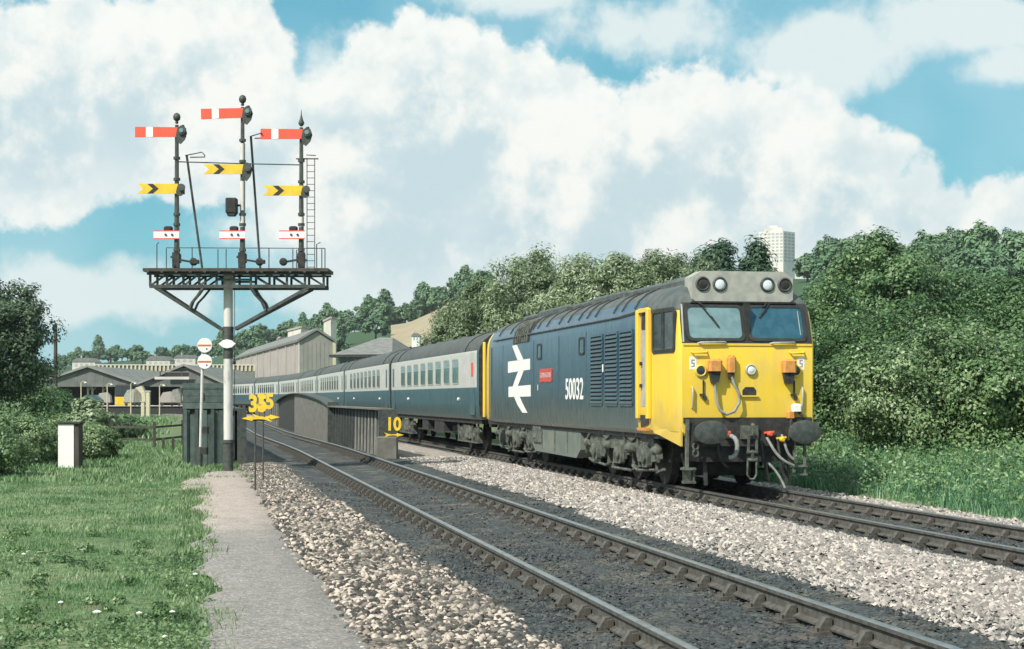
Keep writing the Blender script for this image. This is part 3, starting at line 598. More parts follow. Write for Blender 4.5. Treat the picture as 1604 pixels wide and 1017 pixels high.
    # jumper boxes, cables, headlight, horn opening
    j = MB(); j.cbox(-.76, -.52, -.17, 0, 2.14, 2.36, .04); j.cbox(.62, .86, -.16, 0, 2.10, 2.36, .04); j.cbox(-.40, -.25, -.12, 0, 2.10, 2.42, .03)
    for (a, c, z0, z1, wd, nm) in ((-.76, -.52, 2.14, 2.36, .18, 'jumper_box'), (.62, .87, 2.12, 2.36, .17, 'jumper_box'), (-.40, -.24, 2.12, 2.42, .11, 'cable_socket')):
        q = MB(); q.cbox(a, c, -wd, 0, z0, z1, .035); o = q.build(nm, M['orange'], R)
        q = MB(); cx = (a + c) / 2; hw = (c - a) / 2 - .02
        q.prism([(cx - hw, z0 + .005), (cx + hw, z0 + .005), (cx + hw * .6, z0 - .20), (cx - hw * .6, z0 - .20)] if nm == 'jumper_box' else [(cx - .05, z0 + .005), (cx + .05, z0 + .005), (cx + .04, z0 - .13), (cx - .04, z0 - .13)], lambda u, v, w: (u, w, v), -wd * .75, -.01); q.build('socket', M['soot_and_shade'], o)
    pts = [(-.64, -.08, 1.96), (-.63, -.09, 1.78), (-.62, -.10, 1.62), (-.55, -.11, 1.44), (-.43, -.12, 1.37), (-.29, -.12, 1.42), (-.19, -.11, 1.58), (-.20, -.10, 1.76), (-.28, -.08, 1.90), (-.32, -.07, 2.04)]
    MB().tube(pts, .026, 8).build('jumper_cable', M['pipe'], R, 60)
    hl = MB(); hl.lathe([(.10, 0), (.10, .04), (.085, .055), (.075, .03)], (.05, 0, 2.17), (0, -1, 0), 20); k = hl.build('headlight', M['headgrey'], R, 40)
    MB().lathe([(.078, .03), (.05, .045), (.02, .05)], (.05, 0, 2.17), (0, -1, 0), 18).build('lens', M['lens'], k, 40)
    MB().prism([(-.10, 1.71), (.16, 1.71), (.16, 1.80), (.11, 1.86), (-.05, 1.86), (-.10, 1.80)], face, .001, .006).build('horn_opening', M['soot_and_shade'], R)
    MB().box(-.13, .19, -.045, .0, 1.685, 1.71).build('horn_ledge', M['loco_yellow'], R)
    for s in (-1, 1):
        MB().prism([(.02, .80), (1.0, .98), (1.35, 1.02), (1.35, 1.2), (.02, 1.3)], lambda u, v, w: (s * (1.39 * taper(u) - .03 + w), u, v), 0, .035).build('skirt_panel', M['loco_yellow'], R)
    # buffer beam and everything hung from it
    bb = MB(); bb.box(-1.16, 1.16, -.06, .5, .80, 1.30); bb.box(-1.20, 1.20, -.03, .35, 1.22, 1.315); bb.box(-.9, .9, .05, .6, .52, .82); bb.build('buffer_beam', M['soot_and_shade'], R)
    for s in (-1, 1):
        bf = MB(); bf.box(s * .865 - .17, s * .865 + .17, -.12, -.05, .89, 1.23); bf.lathe([(.14, .1), (.13, .34), (.085, .35), (.085, .58)], (s * .865, 0, 1.06), (0, -1, 0), 16)
        b = bf.build('buffer', M['soot_and_shade'], R, 40)
        MB().lathe([(.285, .56), (.30, .585), (.295, .60), (.2, .622), (.02, .632)], (s * .865, 0, 1.06), (0, -1, 0), 28, sx=1.03 if True else 1, sy=.70).build('buffer_head', M['iron'], b, 40)
    dg = MB(); dg.box(-.16, .16, -.12, -.05, .93, 1.17); dg.bar((0, -.08, 1.04), (0, -.34, 1.05), .06, .10); dg.bar((0, -.33, 1.04), (0, -.36, 1.16), .05, .07); dg.tube([(0, -.36, 1.16), (0, -.26, 1.19)], .03, 6); dg.build('draw_hook', M['bogie'], R)
    ck = MB()
    for dx in (-.07, .07): ck.bar((dx, -.28, 1.0), (dx * 1.1, -.26, .68), .035, .05)
    ck.tube([(-.1, -.26, .70), (.1, -.26, .70)], .03, 8); ck.bar((0, -.26, .74), (0, -.25, .56), .05); ck.tube([(-.09, -.25, .56), (.09, -.25, .56)], .035, 8)
    ck.tube([(-.08, -.25, .56), (-.085, -.24, .30), (-.04, -.235, .22), (.04, -.235, .22), (.085, -.24, .30), (.08, -.25, .56)], .022, 6); ck.build('screw_coupling', M['bogie'], R, 60)
    hoses = [([(-.42, -.08, .98), (-.36, -.2, 1.0), (-.28, -.26, .92), (-.27, -.27, .72), (-.34, -.26, .60), (-.43, -.24, .60)], .042, 'pipe'), ([(.34, -.06, .95), (.36, -.16, .86), (.46, -.2, .66), (.62, -.2, .52), (.80, -.18, .45)], .028, 'pipe'),
             ([(.62, -.06, 1.0), (.64, -.16, .86), (.68, -.18, .66), (.80, -.16, .56)], .026, 'pipe'), ([(.52, -.06, .98), (.55, -.14, .75), (.58, -.14, .35), (.66, -.12, .24)], .03, 'soot_and_shade'), ([(.36, -.05, .50), (.48, -.12, .38), (.60, -.16, .16), (.63, -.2, .05)], .024, 'pipe'),
             ([(-.58, -.06, .9), (-.6, -.15, .72), (-.5, -.16, .45), (-.4, -.14, .42)], .024, 'soot_and_shade'), ([(.22, -.06, .92), (.24, -.14, .75), (.24, -.14, .42)], .024, 'soot_and_shade')]
    for pts, r, m in hoses:
        sp = []
        for k in range(len(pts) - 1):
            a, b_ = Vector(pts[k]), Vector(pts[k + 1]); sp += [a.lerp(b_, q) for q in (0, .5)]
        sp.append(Vector(pts[-1]))
        for _ in range(2): sp = [sp[0]] + [(sp[i - 1] + sp[i] * 2 + sp[i + 1]) / 4 for i in range(1, len(sp) - 1)] + [sp[-1]]
        MB().tube(sp, r, 7).build('air_hose', M[m], R, 60)
    for x, z, m in ((-.44, 1.02, 'red'), (.37, 1.02, 'red'), (.60, .92, 'sigy')):
        c = MB(); c.lathe([(.03, 0), (.05, .03), (.05, .12), (.03, .15)], (x, -.05, z), (0, -1, 0), 10); c.bar((x - .10, -.1, z + .02), (x + .08, -.13, z + .04), .035); c.build('air_cock', M[m], R, 40)
    MB().cbox(.80, .98, -.14, -.02, 1.42, 1.56, .03).build('lamp_socket', M['white'], R); MB().cbox(.72, .86, -.12, 0, 1.30, 1.44, .03).build('cable_socket', M['orange'], R)
    MB().tube([(.79, -.08, 1.32), (.76, -.12, 1.1), (.72, -.14, .9)], .03, 7).tube([(.93, -.08, 1.42), (1.0, -.12, 1.32)], .03, 7).build('control_cable', M['soot_and_shade'], R)
    st = MB(); st.bar((-1.14, -.06, 1.28), (-1.14, -.02, .40), .05, .09); st.bar((-1.14, -.02, .42), (-1.10, .1, .16), .16, .06); st.box(-1.22, -.98, -.08, .12, .38, .42); st.box(-1.2, -.98, -.06, .1, .14, .18)
    st.bar((-1.0, 0, .42), (-1.0, .03, .14), .04); st.build('footstep', M['bogie'], R)
    st = MB(); st.bar((1.06, -.05, .9), (1.06, -.03, .28), .04, .06); st.bar((.86, -.05, .9), (.86, -.03, .28), .04, .06); st.box(.82, 1.10, -.09, .1, .42, .45); st.box(.82, 1.10, -.09, .1, .27, .30); st.build('footstep', M['bogie'], R)
    cr = MB()
    for z, m in ((.80, 0), (.68, 0)): cr.tube([(-.99 + .05 * math.cos(a), -.07, z + .06 * math.sin(a)) for a in np.linspace(0, 6.28, 12)], .02, 5)
    cr.build('spare_coupling', M['bogie'], R)
    for s in (-1, 1):
        gi = MB(); gi.bar((s * .76, .12, .62), (s * .76, .08, .10), .07, .03); gi.build('guard_iron', M['soot_and_shade'], R)
    # cab sides: door, window, step
    for s in (1,):
        q = MB(); framed(side, rrect(.18, 1.42, 2.48, 3.30, .09), rrect(.26, 1.34, 2.55, 3.23, .07), .02, .004, mb=q); cw = q.build('cab_window', M['black'], R)
        MB().prism(rrect(.265, 1.335, 2.555, 3.225, .068), side, .002, .006).build('pane', M['glass_dark'], cw)
        MB().bar(side(.82, 2.56, .012), side(.82, 3.22, .012), .05, .012).build('sash_bar', M['iron'], cw)
        MB().bar(face(-1.195, 2.66, .004), face(-1.165, 3.35, .004), .03, .02).build('pillar_strip', M['headgrey'], R)
        d = MB(); d.prism(rrect(1.66, 2.20, 1.50, 3.30, .04), side, .001, .006); dr = d.build('cab_door', M['headgrey'], R)
        MB().prism(rrect(1.72, 2.14, 2.95, 3.27, .05), side, .004, .010).build('door_window', M['soot_and_shade'], dr)
        hd = MB()
        for z in (2.28, 1.86): hd.box(-1.43, -1.40, 2.08, 2.16, z, z + .07)
        hd.build('handle', M['soot_and_shade'], dr)
        for y in (1.56, 2.30):
            p = MB(); p.cbox(-1.46, -1.37, y - .07, y + .07, 1.28, 3.34, .02); p.build('door_pillar', M['loco_yellow'], R)
        MB().prism(rrect(1.64, 2.22, 3.28, 3.36, .03), side, .0, .06).build('door_hood', M['loco_yellow'], R)
        MB().prism([(1.68, 1.16), (2.18, 1.10), (2.26, 1.34), (1.66, 1.34)], side, .002, .008).build('step_recess', M['soot_and_shade'], R)
        MB().box(-1.46, -1.38, 1.62, 2.24, 1.05, 1.10).build('step_edge', M['orange'], R)
    # rear end: gangway-side pillar seen beyond the blue
    MB().cbox(-1.44, -1.36, LEN - .50, LEN - .42, 1.1, 3.30, .02).build('door_pillar', M['loco_yellow'], R)
    # louvres, side windows, nameplate, numerals, double arrow
    for a, c in ((2.80, 3.75), (4.0, 4.98), (5.28, 6.28)): slat_panel(R, a, c, 1.55, 2.96, 17)
    for a in (6.95, 11.6):
        q = MB(); framed(side, rrect(a, a + .52, 2.60, 3.0, .07), rrect(a + .05, a + .47, 2.65, 2.95, .05), .016, .004, mb=q); w = q.build('side_window', M['black'], R)
        MB().prism(rrect(a + .052, a + .468, 2.652, 2.948, .05), side, .002, .006).build('pane', M['glass_dark'], w)
    pl = MB(); pl.prism(rrect(10.35, 11.75, 2.05, 2.37, .03), side, .002, .018); npl = pl.build('nameplate', M['nameplate'], R)
    text_part('COURAGEOUS', .17, M['coach_grey'], npl, TXT_SIDE(11.05, 2.21, .019), sx=1.08)
    text_part('50032', .66, M['white'], R, TXT_SIDE(7.95, 1.84), name='numerals', bold=.010, sx=1.12)
    ar = MB(); U = lambda x, y: (16.15 - (x - 190) / 125 * 3.2, 1.28 + (765 - y) / 360 * 1.78)
    for poly in ([(216, 405), (242, 405), (277, 487), (247, 489)], [(192, 489), (312, 486), (312, 542), (192, 551)], [(249, 546), (280, 544), (248, 624), (219, 626)], [(195, 627), (315, 621), (315, 680), (195, 683)], [(227, 682), (257, 681), (272, 715), (298, 765), (272, 765), (246, 725)]):
        ar.prism([U(x, y) for x, y in poly], side, .002, .005)
    ar.build('double_arrow', M['white'], R)
    for y, h, w_, hh in ((5.15 - .05, 2.2, .1, .16), (11.9, 1.85, .05, .14)):
        MB().prism(rrect(y, y + w_, h, h + hh, .01), side, .026, .03).build('data_label', M['white'], R)
    # seams of the body panels and the roof fittings
    for y in (2.45, 6.8, 9.6, 12.6, 16.9, 18.75):
        MB().box(-1.394, -1.38, y - .012, y + .012, 1.1, 3.1).build('panel_seam', M['loco_blue'], R)
    gt = MB()
    gp = [(w, h) for w, h in SEC if 3.05 < h < 3.75]
    for s in (-1, 1):
        rr = MB(); pts = [(s * w, 2.45 + (LEN - 4.9) * 0, h) for w, h in gp]
        rr.tube([(s * 1.385, 2.3, 3.33), (s * 1.40, 4, 3.28), (s * 1.40, LEN - 2, 3.28)], .018, 6); rr.build('rain_strip', M['loco_roof'], R)
    n = len(gp); nr = lambda w, h, o: (-(w + o * .8), h + o * .6)
    q = MB(); vs = []
    for y in (13.2, 15.3):
        for o in (0.0, .02):
            for w, h in gp: x, z = nr(w, h, o); vs.append((x, y, z))
    q.add(vs, [(n + i, n + i + 1, 3 * n + i + 1, 3 * n + i) for i in range(n - 1)] + [(i, i + 1, n + i + 1, n + i) for i in range(n - 1)] + [(2 * n + i, 2 * n + i + 1, 3 * n + i + 1, 3 * n + i) for i in range(n - 1)]); rg = q.build('roof_grille', M['soot_and_shade'], R)
    for k in range(7):
        y = 13.35 + k * .3; s_ = MB(); s_.tube([(nr(w, h, .035)[0], y, nr(w, h, .035)[1]) for w, h in gp], .025, 5); s_.build('slat', M['bogie'], rg, 60)
    for y0, y1, w_, z in ((3.2, 5.6, .75, 3.93), (5.9, 8.8, .8, 3.95), (9.1, 11.2, .7, 3.94), (11.5, 14.9, .82, 3.95), (15.3, 17.6, .7, 3.94)):
        hx = MB(); hx.cbox(-w_, w_, y0, y1, 3.66, z, .05); hx.build('roof_hatch', M['loco_roof'], R)
    for y in (2.9, 3.9, 4.6, 6.2, 7.0, 7.8, 8.9, 9.9, 11.3, 12.4, 13.0, 15.1, 16.1, 17.8):
        rb = MB(); rb.tube([(-w, y, h + .012) for w, h in SEC[7:]] + [(w, y, h + .012) for w, h in SEC[-2:6:-1]], .022, 5); rb.build('roof_rib', M['soot_and_shade'], R, 60)
    for y in (9.6, 10.5): MB().lathe([(.30, 0), (.30, .06), (.22, .08)], (0, y, 3.92), (0, 0, 1), 16).build('exhaust_port', M['soot_and_shade'], R)
    # underframe
    MB().box(-1.26, 1.26, .4, LEN - .4, .90, 1.0).build('solebar', M['soot_and_shade'], R)
    tk = MB(); tk.prism([(8.0, .96), (13.5, .96), (13.5, .50), (13.1, .32), (8.4, .30), (8.0, .5)], lambda u, v, w: (w, u, v), -1.24, 1.24); t = tk.build('fuel_tank', M['tank'], R)
    for y in (9.3, 10.7, 12.2): MB().box(-1.26, -1.24, y - .02, y + .02, .40, .94).build('tank_seam', M['bogie'], t)
    ba = MB(); ba.cbox(-1.28, -.8, 12.3, 13.3, .55, .98, .02); ba.build('battery_box', M['bogie'], R)
    bogie(R, 4.56, True); bogie(R, 15.84, False)
    rb = MB(); rb.box(-1.16, 1.16, LEN - .45, LEN + .05, .80, 1.30); rb.build('buffer_beam', M['soot_and_shade'], R)
    for s in (-1, 1):
        b = MB(); b.lathe([(.13, 0), (.12, .25), (.08, .26), (.08, .5), (.26, .52), (.26, .55)], (s * .865, LEN + .02, 1.06), (0, 1, 0), 16); b.build('buffer', M['soot_and_shade'], R, 40)
    return R
build_loco()

# ------------------------------------------------------------------ coaches
CSEC = [(1.26, 1.00), (1.34, 1.12), (1.37, 1.5), (1.37, 1.98), (1.37, 3.02), (1.36, 3.10), (1.33, 3.2), (1.22, 3.38), (1.02, 3.55), (.72, 3.68), (.38, 3.76), (0, 3.79)]
CL = 20.1
def coach_meshes():
    ys = [0, .12, 2.2, 6, 10, 14, 17.9, CL - .12, CL]; mb = MB(); ring = [(-w, h) for w, h in CSEC] + [(w, h) for w, h in CSEC[-2::-1]]; n = len(ring)
    for y in ys:
        t = .97 if y in (0, CL) else 1.0
        for w, h in ring: mb.v.append((w * t, y, h))
    for k in range(len(ys) - 1):
        for i in range(n - 1):
            h = (ring[i][1] + ring[i + 1][1]) / 2; mi = 2 if h > 3.12 else (1 if 1.98 < h else 0)
            if k in (0, len(ys) - 2) and mi == 1: mi = 0
            mb.f.append((k * n + i, k * n + i + 1, (k + 1) * n + i + 1, (k + 1) * n + i)); mb.m.append(mi)
    for b in (0, (len(ys) - 1) * n): mb.f.append(tuple(b + i for i in range(n))); mb.m.append(3)
    return mb.mesh('body', [M['coach_blue'], M['coach_grey'], M['coach_roof'], M['soot_and_shade']], 30)
CB = coach_meshes()
def cside(u, v, w): return (-1.37 - w, u, v)
_q = MB(); framed(cside, rrect(-.62, .62, 2.10, 2.93, .10), rrect(-.58, .58, 2.14, 2.89, .09), .012, .003, _q); CWF = _q.mesh('window', M['headgrey'])
CWP = MB().prism(rrect(-.58, .58, 2.14, 2.66, .03), cside, .001, .005).mesh('pane', M['coach_glass'])
CWV = MB().prism(rrect(-.58, .58, 2.68, 2.89, .03), cside, .001, .005).mesh('top_light', M['coach_vent'])
_q = MB(); _q.prism(rrect(-.42, .42, 1.14, 3.06, .06), cside, .0, .008); CD = _q.mesh('door', [M['coach_grey']])
_q = MB(); _q.prism(rrect(-.43, .43, 1.14, 1.98, .02), cside, .009, .012); CDL = _q.mesh('door_panel', M['coach_blue'])
CDW = MB().prism(rrect(-.26, .26, 2.10, 2.86, .05), cside, .007, .012).mesh('door_window', M['coach_glass'])
CDR = MB().prism(rrect(-.20, .20, 2.32, 2.74, .05), cside, .007, .014).mesh('door_window', M['red'])
def coach_bogie():
    b = MB()
    for dy in (-1.3, 1.3):
        b.lathe([(.08, -.8), (.08, .8)], (0, dy, .457), (1, 0, 0), 8)
        for s in (-1, 1): b.lathe([(.1, -.07), (.457, -.06), (.457, .05), (.49, .06), (.1, .08)], (s * .765, dy, .457), (-s, 0, 0), 20)
    for s in (-1, 1):
        b.prism([(-1.9, .62), (-1.7, .75), (1.7, .75), (1.9, .62), (1.75, .52), (.7, .50), (.5, .36), (-.5, .36), (-.7, .50), (-1.75, .52)], lambda u, v, w: (s * (1.0 + w), u, v), 0, .09, 1)
        for dy in (-1.3, 1.3): b.box(s * 1.04 - .13, s * 1.04 + .13, dy - .16, dy + .16, .32, .62, 1); b.lathe([(.11, 0), (.11, .05)], (s * 1.17, dy, .457), (s, 0, 0), 10, 1)
        for dy in (-.3, .3): b.lathe([(.12, 0), (.12, .4)], (s * 1.08, dy, .4), (0, 0, 1), 10, 1)
        b.bar((s * 1.15, -1.75, .28), (s * 1.15, 1.75, .28), .05, .05, 1)
        for dy in (-1.8, -.8, .8, 1.8): b.bar((s * 1.13, dy, .85), (s * 1.13, dy * .97, .25), .06, .05, 1)
    return b.mesh('bogie', [M['soot_and_shade'], M['bogie']], 40)
CBG = coach_bogie()
_q = MB(); _q.box(-1.2, 1.2, .2, CL - .2, .86, 1.02); _q.cbox(-1.18, -.5, 7.6, 9.6, .45, .9, .03, 0); _q.cbox(-1.18, -.4, 11.2, 12.5, .5, .9, .03, 0); _q.lathe([(.22, 0), (.22, 1.4)], (-.75, 5.6, .62), (0, 1, 0), 12); _q.bar((-1.1, 6, .5), (-1.1, 14, .5), .05)
CU = _q.mesh('underframe', [M['soot_and_shade']])
_q = MB(); _q.box(-.55, .55, -.5, 0, 1.15, 3.1); _q.box(-.60, .60, -.35, -.28, 1.1, 3.15)
for s in (-1, 1): _q.lathe([(.1, 0), (.08, .5), (.25, .51), (.25, .55)], (s * .865, -.0, 1.06), (0, -1, 0), 12)
CG = _q.mesh('gangway', M['soot_and_shade'])
_q = MB()
for yv in (2.0, 4.4, 7.2, 10.0, 12.9, 15.6, 18.1): _q.lathe([(.17, -.1), (.17, .02), (.10, .07), (.03, .08)], (0, yv, 3.79), (0, 0, 1), 10)
CRV = _q.mesh('roof_vent', M['coach_roof'])
_q = MB()
for yv in (2.2, 17.9): _q.tube([(-w * 1.005, yv, h + .01) for w, h in CSEC[5:]], .02, 5)
CRB = _q.mesh('roof_rib', M['soot_and_shade'])
_q = MB(); _q.lathe([(.05, 0), (.05, .05), (.02, .06)], (-1.37, 0, 1.62), (-1, 0, 0), 8); CL_ = _q.mesh('number_disc', M['white'])
labels = ['blue and grey coach coupled directly behind the locomotive', 'blue and grey coach passing behind the ribbed bridge girder, second of the train', 'blue and grey coach above the arched girder plate, third of the train', 'blue and grey coach behind the yellow 35 speed signs, fourth of the train',
          'blue and grey coach between the signal post and the speed signs, fifth of the train', 'blue and grey coach farther back in the station, sixth of the train', 'last visible blue and grey coach deep in the station']
y = 29.05 + LEN + .95
for i, lb in enumerate(labels):
    x0 = TRK_B + offs(y); x1 = TRK_B + offs(y + CL); a = math.atan2(x1 - x0, CL)
    c = empty('railway_coach', (x0, y, 0), -a); tag(c, lb, 'railway coach', 'coaches of the train')
    inst('body', CB, c); inst('underframe', CU, c); inst('gangway', CG, c); inst('bogie', CBG, c, (0, 2.95, 0)); inst('bogie', CBG, c, (0, CL - 2.95, 0))
    if i < 4: inst('roof_vent', CRV, c); inst('roof_rib', CRB, c)
    for k in range(8):
        w = inst('window', CWF, c, (0, 2.95 + 1.0 + k * 1.775, 0)); inst('pane', CWP, w); inst('top_light', CWV, w)
    for k, yd in enumerate((.85, 2.25, CL - 2.25, CL - .85)):
        if k == 1 or k == 2: continue
        d = inst('door', CD, c, (0, yd, 0)); inst('door_panel', CDL, d); inst('door_window', CDR if (i == 0 and k == 0) else CDW, d)
    if i < 3:
        for yd in (3.3, 14.8): inst('number_disc', CL_, c, (0, yd, 0))
    y += CL + .62

# ------------------------------------------------------------------ bracket signal
def build_signal():
    z = 42.0; k = F / z; bp = P(357, 740, z)
    R = empty('bracket_signal', bp, -PSI); tag(R, 'tall white semaphore bracket signal with three dolls and red and yellow arms', 'railway signal')
    X = lambda x: (x - 357) / k
    Z = lambda y: (740 - y) / k
    V = lambda x, y, d=0.0: (X(x), d, Z(y))
    m = MB(); m.tube([V(357.5, 690), V(357.5, 425)], .115, 16); m.build('mast', M['postw'], R, 40)
    m = MB(); m.tube([V(357.5, 748), V(357.5, 692)], .13, 16); m.tube([V(357.5, 694), V(357.5, 689)], .15, 16); m.build('mast_foot', M['iron'], R, 40)
    MB().tube([V(357.5, 512), V(357.5, 533)], .135, 16).build('mast_collar', M['iron'], R, 40); MB().tube([V(357.5, 545), V(357.5, 562)], .122, 16).build('mast_collar', M['iron'], R, 40)
    m = MB(); m.prism([(X(344), Z(539)), (X(351), Z(533.5)), (X(357), Z(532)), (X(364), Z(533.5)), (X(371), Z(539)), (X(364), Z(544.5)), (X(357), Z(546)), (X(351), Z(544.5))], lambda u, v, w: (u, w, v), -.17, -.15); m.build('diamond_plate', M['white'], R)
    for d in (-.42, .42):
        g = MB(); g.bar(V(240, 450.5, d), V(512, 450.5, d), .07, .08); g.bar(V(236, 431, d), V(516, 431, d), .06, .05)
        xs = [241, 267, 292.5, 317, 344, 371, 397, 426, 453, 481, 510]
        for x in xs: g.bar(V(x, 431, d), V(x, 450, d), .055, .055)
        for i in range(10):
            a, b = xs[i], xs[i + 1]
            if i < 4: g.bar(V(a + 1, 449, d), V(b - 1, 432, d), .045, .045)
            elif i > 5: g.bar(V(a + 1, 432, d), V(b - 1, 449, d), .045, .045)
            else: g.bar(V(a, 440, d), V(b, 440, d), .05, .05)
        g.build('lattice_girder', M['iron'], R)
        for s in (-1, 1):
            b = MB(); b.bar(V(248 if s < 0 else 487, 452, d), V(347 if s < 0 else 369, 516, d * .3), .085, .075); b.build('diagonal_strut', M['iron'], R)
            b = MB(); pts = [V(324, 452, d), V(315, 464, d * .9), V(306, 474, d * .8), V(302, 484, d * .75)] if s < 0 else [V(396, 452, d), V(404, 464, d * .9), V(413, 474, d * .8), V(418, 486, d * .75)]
            for i in range(3): b.bar(pts[i], pts[i + 1], .075 if i == 1 else .10, .05)
            b.build('knee_brace', M['iron'], R)
    dk = MB(); dk.box(X(232), X(518), -.62, .62, Z(428), Z(423)); dk.build('deck', M['wood'], R)
    for x in range(238, 516, 22): MB().box(X(x), X(x) + .06, -.66, .66, Z(430), Z(428) - .003).build('deck_joist', M['iron'], R)
    # hand rails
    for d in (.58,):
        r = MB(); tops = [(253, 386), (294, 384), (335, 387), (348, 387), (416, 386), (454, 387), (500, 387)]
        r.tube([V(253, 385, d), V(505, 386, d)], .011, 5)
        for x, yy in tops + [(505, 386), (460, 388)]: r.tube([V(x, 424, d), V(x, yy, d)], .013, 5)
        r.build('railing', M['iron'], R)
    r = MB()
    for x in (253, 500): r.tube([V(x, 424, -.55), V(x, 386, -.55), V(x + (3 if x < 300 else 6), 383, -.55)], .014, 5)
    r.build('railing', M['iron'], R)
    # dolls
    dolls = {'left': (277, 183, 196), 'mid': (380, 154, 168), 'right': (472, 178, 200)}
    for nm, (x, ytop, yb) in dolls.items():
        d = MB(); d.tube([V(x, 425), V(x, 355), V(x, yb)], [.072, .062, .045], 10); p = d.build('doll', M['iron'], R, 40)
        f = MB()
        if nm == 'right': f.lathe([(.03, 0), (.07, .05), (.075, .09), (.045, .16), (.015, .28), (.004, .42)], V(x, yb - 2), (0, 0, 1), 12)
        else: f.lathe([(.03, 0), (.045, .04), (.03, .06), (.08, .10), (.095, .17), (.07, .24), (.02, .27)], V(x, yb - 2), (0, 0, 1), 12)
        f.build('finial', M['iron'], p, 50)
        wl = [(340, 356), (378, 388)] if nm != 'mid' else [(225, 252), (284, 330), (334, 356), (388, 404)]
        for a, b in wl:
            if nm == 'left' : continue
            q = MB(); rr = .066 if nm == 'mid' else .064
            q.tube([V(x, b), V(x, a)], rr, 10, cap=False); q.build('white_band', M['postw'], p, 40)
        c = MB()
        for yy in (yb + 52, yb + 85, 336, 352, 392): c.tube([V(x, yy + 2), V(x, yy - 2)], .085, 10)
        c.bar(V(x, 412, -.02), V(x, 398, -.02), .2, .16); c.build('bracket_band', M['iron'], p, 40)
        rod = MB(); rod.tube([V(x + 4, 418, -.1), V(x + 3, yb + 20, -.1)], .011, 5); rod.build('signal_rod', M['iron'], p)
    def stop(x, y, tilt=0.0):         # x: pivot column, y: centre row
        e = empty('stop_arm', V(x, y, -.09)); e.parent = R; e.rotation_euler = (0, tilt, 0); h = 8.2 / k
        u = lambda dx: dx / k
        me = lambda a, b, m, nm, par=e, w=.0: MB().prism([(u(a), -h), (u(b), -h * .92), (u(b), h * .92), (u(a), h)], lambda p, q, r: (p, r, q), -.015 - w, .015 + w).build(nm, m, par)
        me(-64, 4, M['red'], 'blade'); me(-47, -36, M['white'], 'white_stripe', e, .004)
        s = MB(); s.prism([(u(2), .10), (u(8), .17), (u(14), .12), (u(17), -.02), (u(14), -.18), (u(7), -.30), (u(1), -.24), (u(0), -.08)], lambda p, q, r: (p, r, q), -.02, .02); s.lathe([(.10, .0), (.10, .05), (.075, .05)], (u(9), -.02, .03), (0, -1, 0), 14); s.build('spectacle', M['iron'], e, 40)
        MB().lathe([(.06, 0), (.05, .02)], (u(9), -.072, .03), (0, -1, 0), 12).build('lens', M['glass_teal'], e)
        l = MB(); l.cbox(u(9) - .07, u(9) + .07, .06, .22, -.10, .14, .02); l.lathe([(.05, 0), (.03, .06)], (u(9), .14, .14), (0, 0, 1), 8); l.build('signal_lamp', M['soot_and_shade'], e)
    def distant(x, y, L, big):
        e = empty('distant_arm', V(x, y, -.09)); e.parent = R; h = 7.6 / k; u = lambda dx: dx / k
        MB().prism([(u(-L), -h), (u(4), -h), (u(4), h), (u(-L), h), (u(-L + 8), 0)], lambda p, q, r: (p, r, q), -.015, .015).build('blade', M['sigy'], e)
        MB().prism([(u(-L + 15), -h), (u(-L + 24), -h), (u(-L + 33), 0), (u(-L + 24), h), (u(-L + 15), h), (u(-L + 24), 0)], lambda p, q, r: (p, r, q), -.019, .019).build('black_chevron', M['black'], e)
        s = MB(); q = 1.0 if big else .62
        s.prism([(u(2), .10 * q), (u(8), .17 * q), (u(14 if big else 12), .12 * q), (u(16 if big else 12), -.02), (u(13), -.18 * q), (u(7), -.30 * q), (u(1), -.24 * q), (u(0), -.08)], lambda p, q_, r: (p, r, q_), -.02, .02)
        s.lathe([(.09, .0), (.09, .05), (.065, .05)], (u(9), -.02, .03), (0, -1, 0), 12); s.cbox(u(8) - .06, u(8) + .06, .04, .18, -.12, .12, .02); s.build('spectacle', M['iron'], e, 40)
    stop(277, 208); stop(380, 178, -.03); stop(473, 211, .0)
    distant(277, 296.5, 60, False); distant(380, 266, 60, True); distant(472, 299.5, 59, False)
    for x in (277, 380, 473):
        e = empty('calling_on_arm', V(x, 368.5, -.1)); e.parent = R
        MB().box(-35 / k, 5 / k, -.013, .013, -5.2 / k, 5.2 / k).build('blade', M['white'], e)
        for s in (-1, 1): MB().box(-35 / k, 5 / k, -.016, .016, s * 6.0 / k - .012, s * 6.0 / k + .012).build('red_edge', M['red'], e)
        q = MB(); q.lathe([(.03, -.02), (.03, .02)], (-16 / k, -.013, 0), (0, -1, 0), 8); q.lathe([(.03, -.02), (.03, .02)], (-6 / k, -.013, 0), (0, -1, 0), 8); q.build('bolt', M['iron'], e)
        q = MB(); q.cbox(-20 / k, -7 / k, .03, .2, 6.5 / k, 14 / k, .03); q.build('signal_lamp', M['soot_and_shade'], e)
    q = MB(); q.cbox(X(355), X(372), -.2, .1, Z(334), Z(311), .02); q.prism([(X(356), Z(334)), (X(372), Z(334)), (X(368), Z(339)), (X(358), Z(339))], lambda u, v, w: (u, w, v), -.18, .08); q.bar(V(371, 322), V(380, 322), .05); q.build('route_indicator', M['soot_and_shade'], R)
    for (a, b, c) in (((290, 242), (315, 424), (288, 318)), ((391, 212), (406, 424), (390, 411))):
        q = MB(); q.tube([V(*a, .2), V(*b, .2)], .03, 7)
        x0, x1 = c; yy = a[1]
        q.tube([V(x0, yy, .2), V(x1, yy - 2, -.15), V(x1 + 1, yy, .15), V(x1 - 1, yy + 1, .35), V(x0 + 6, yy + 2, .3)], .014, 6); q.build('platform_stay', M['iron'], R)
    MB().tube([V(277, 253, .06), V(380, 256, .06), V(472, 258, .06)], .016, 6).build('tie_bar', M['iron'], R)
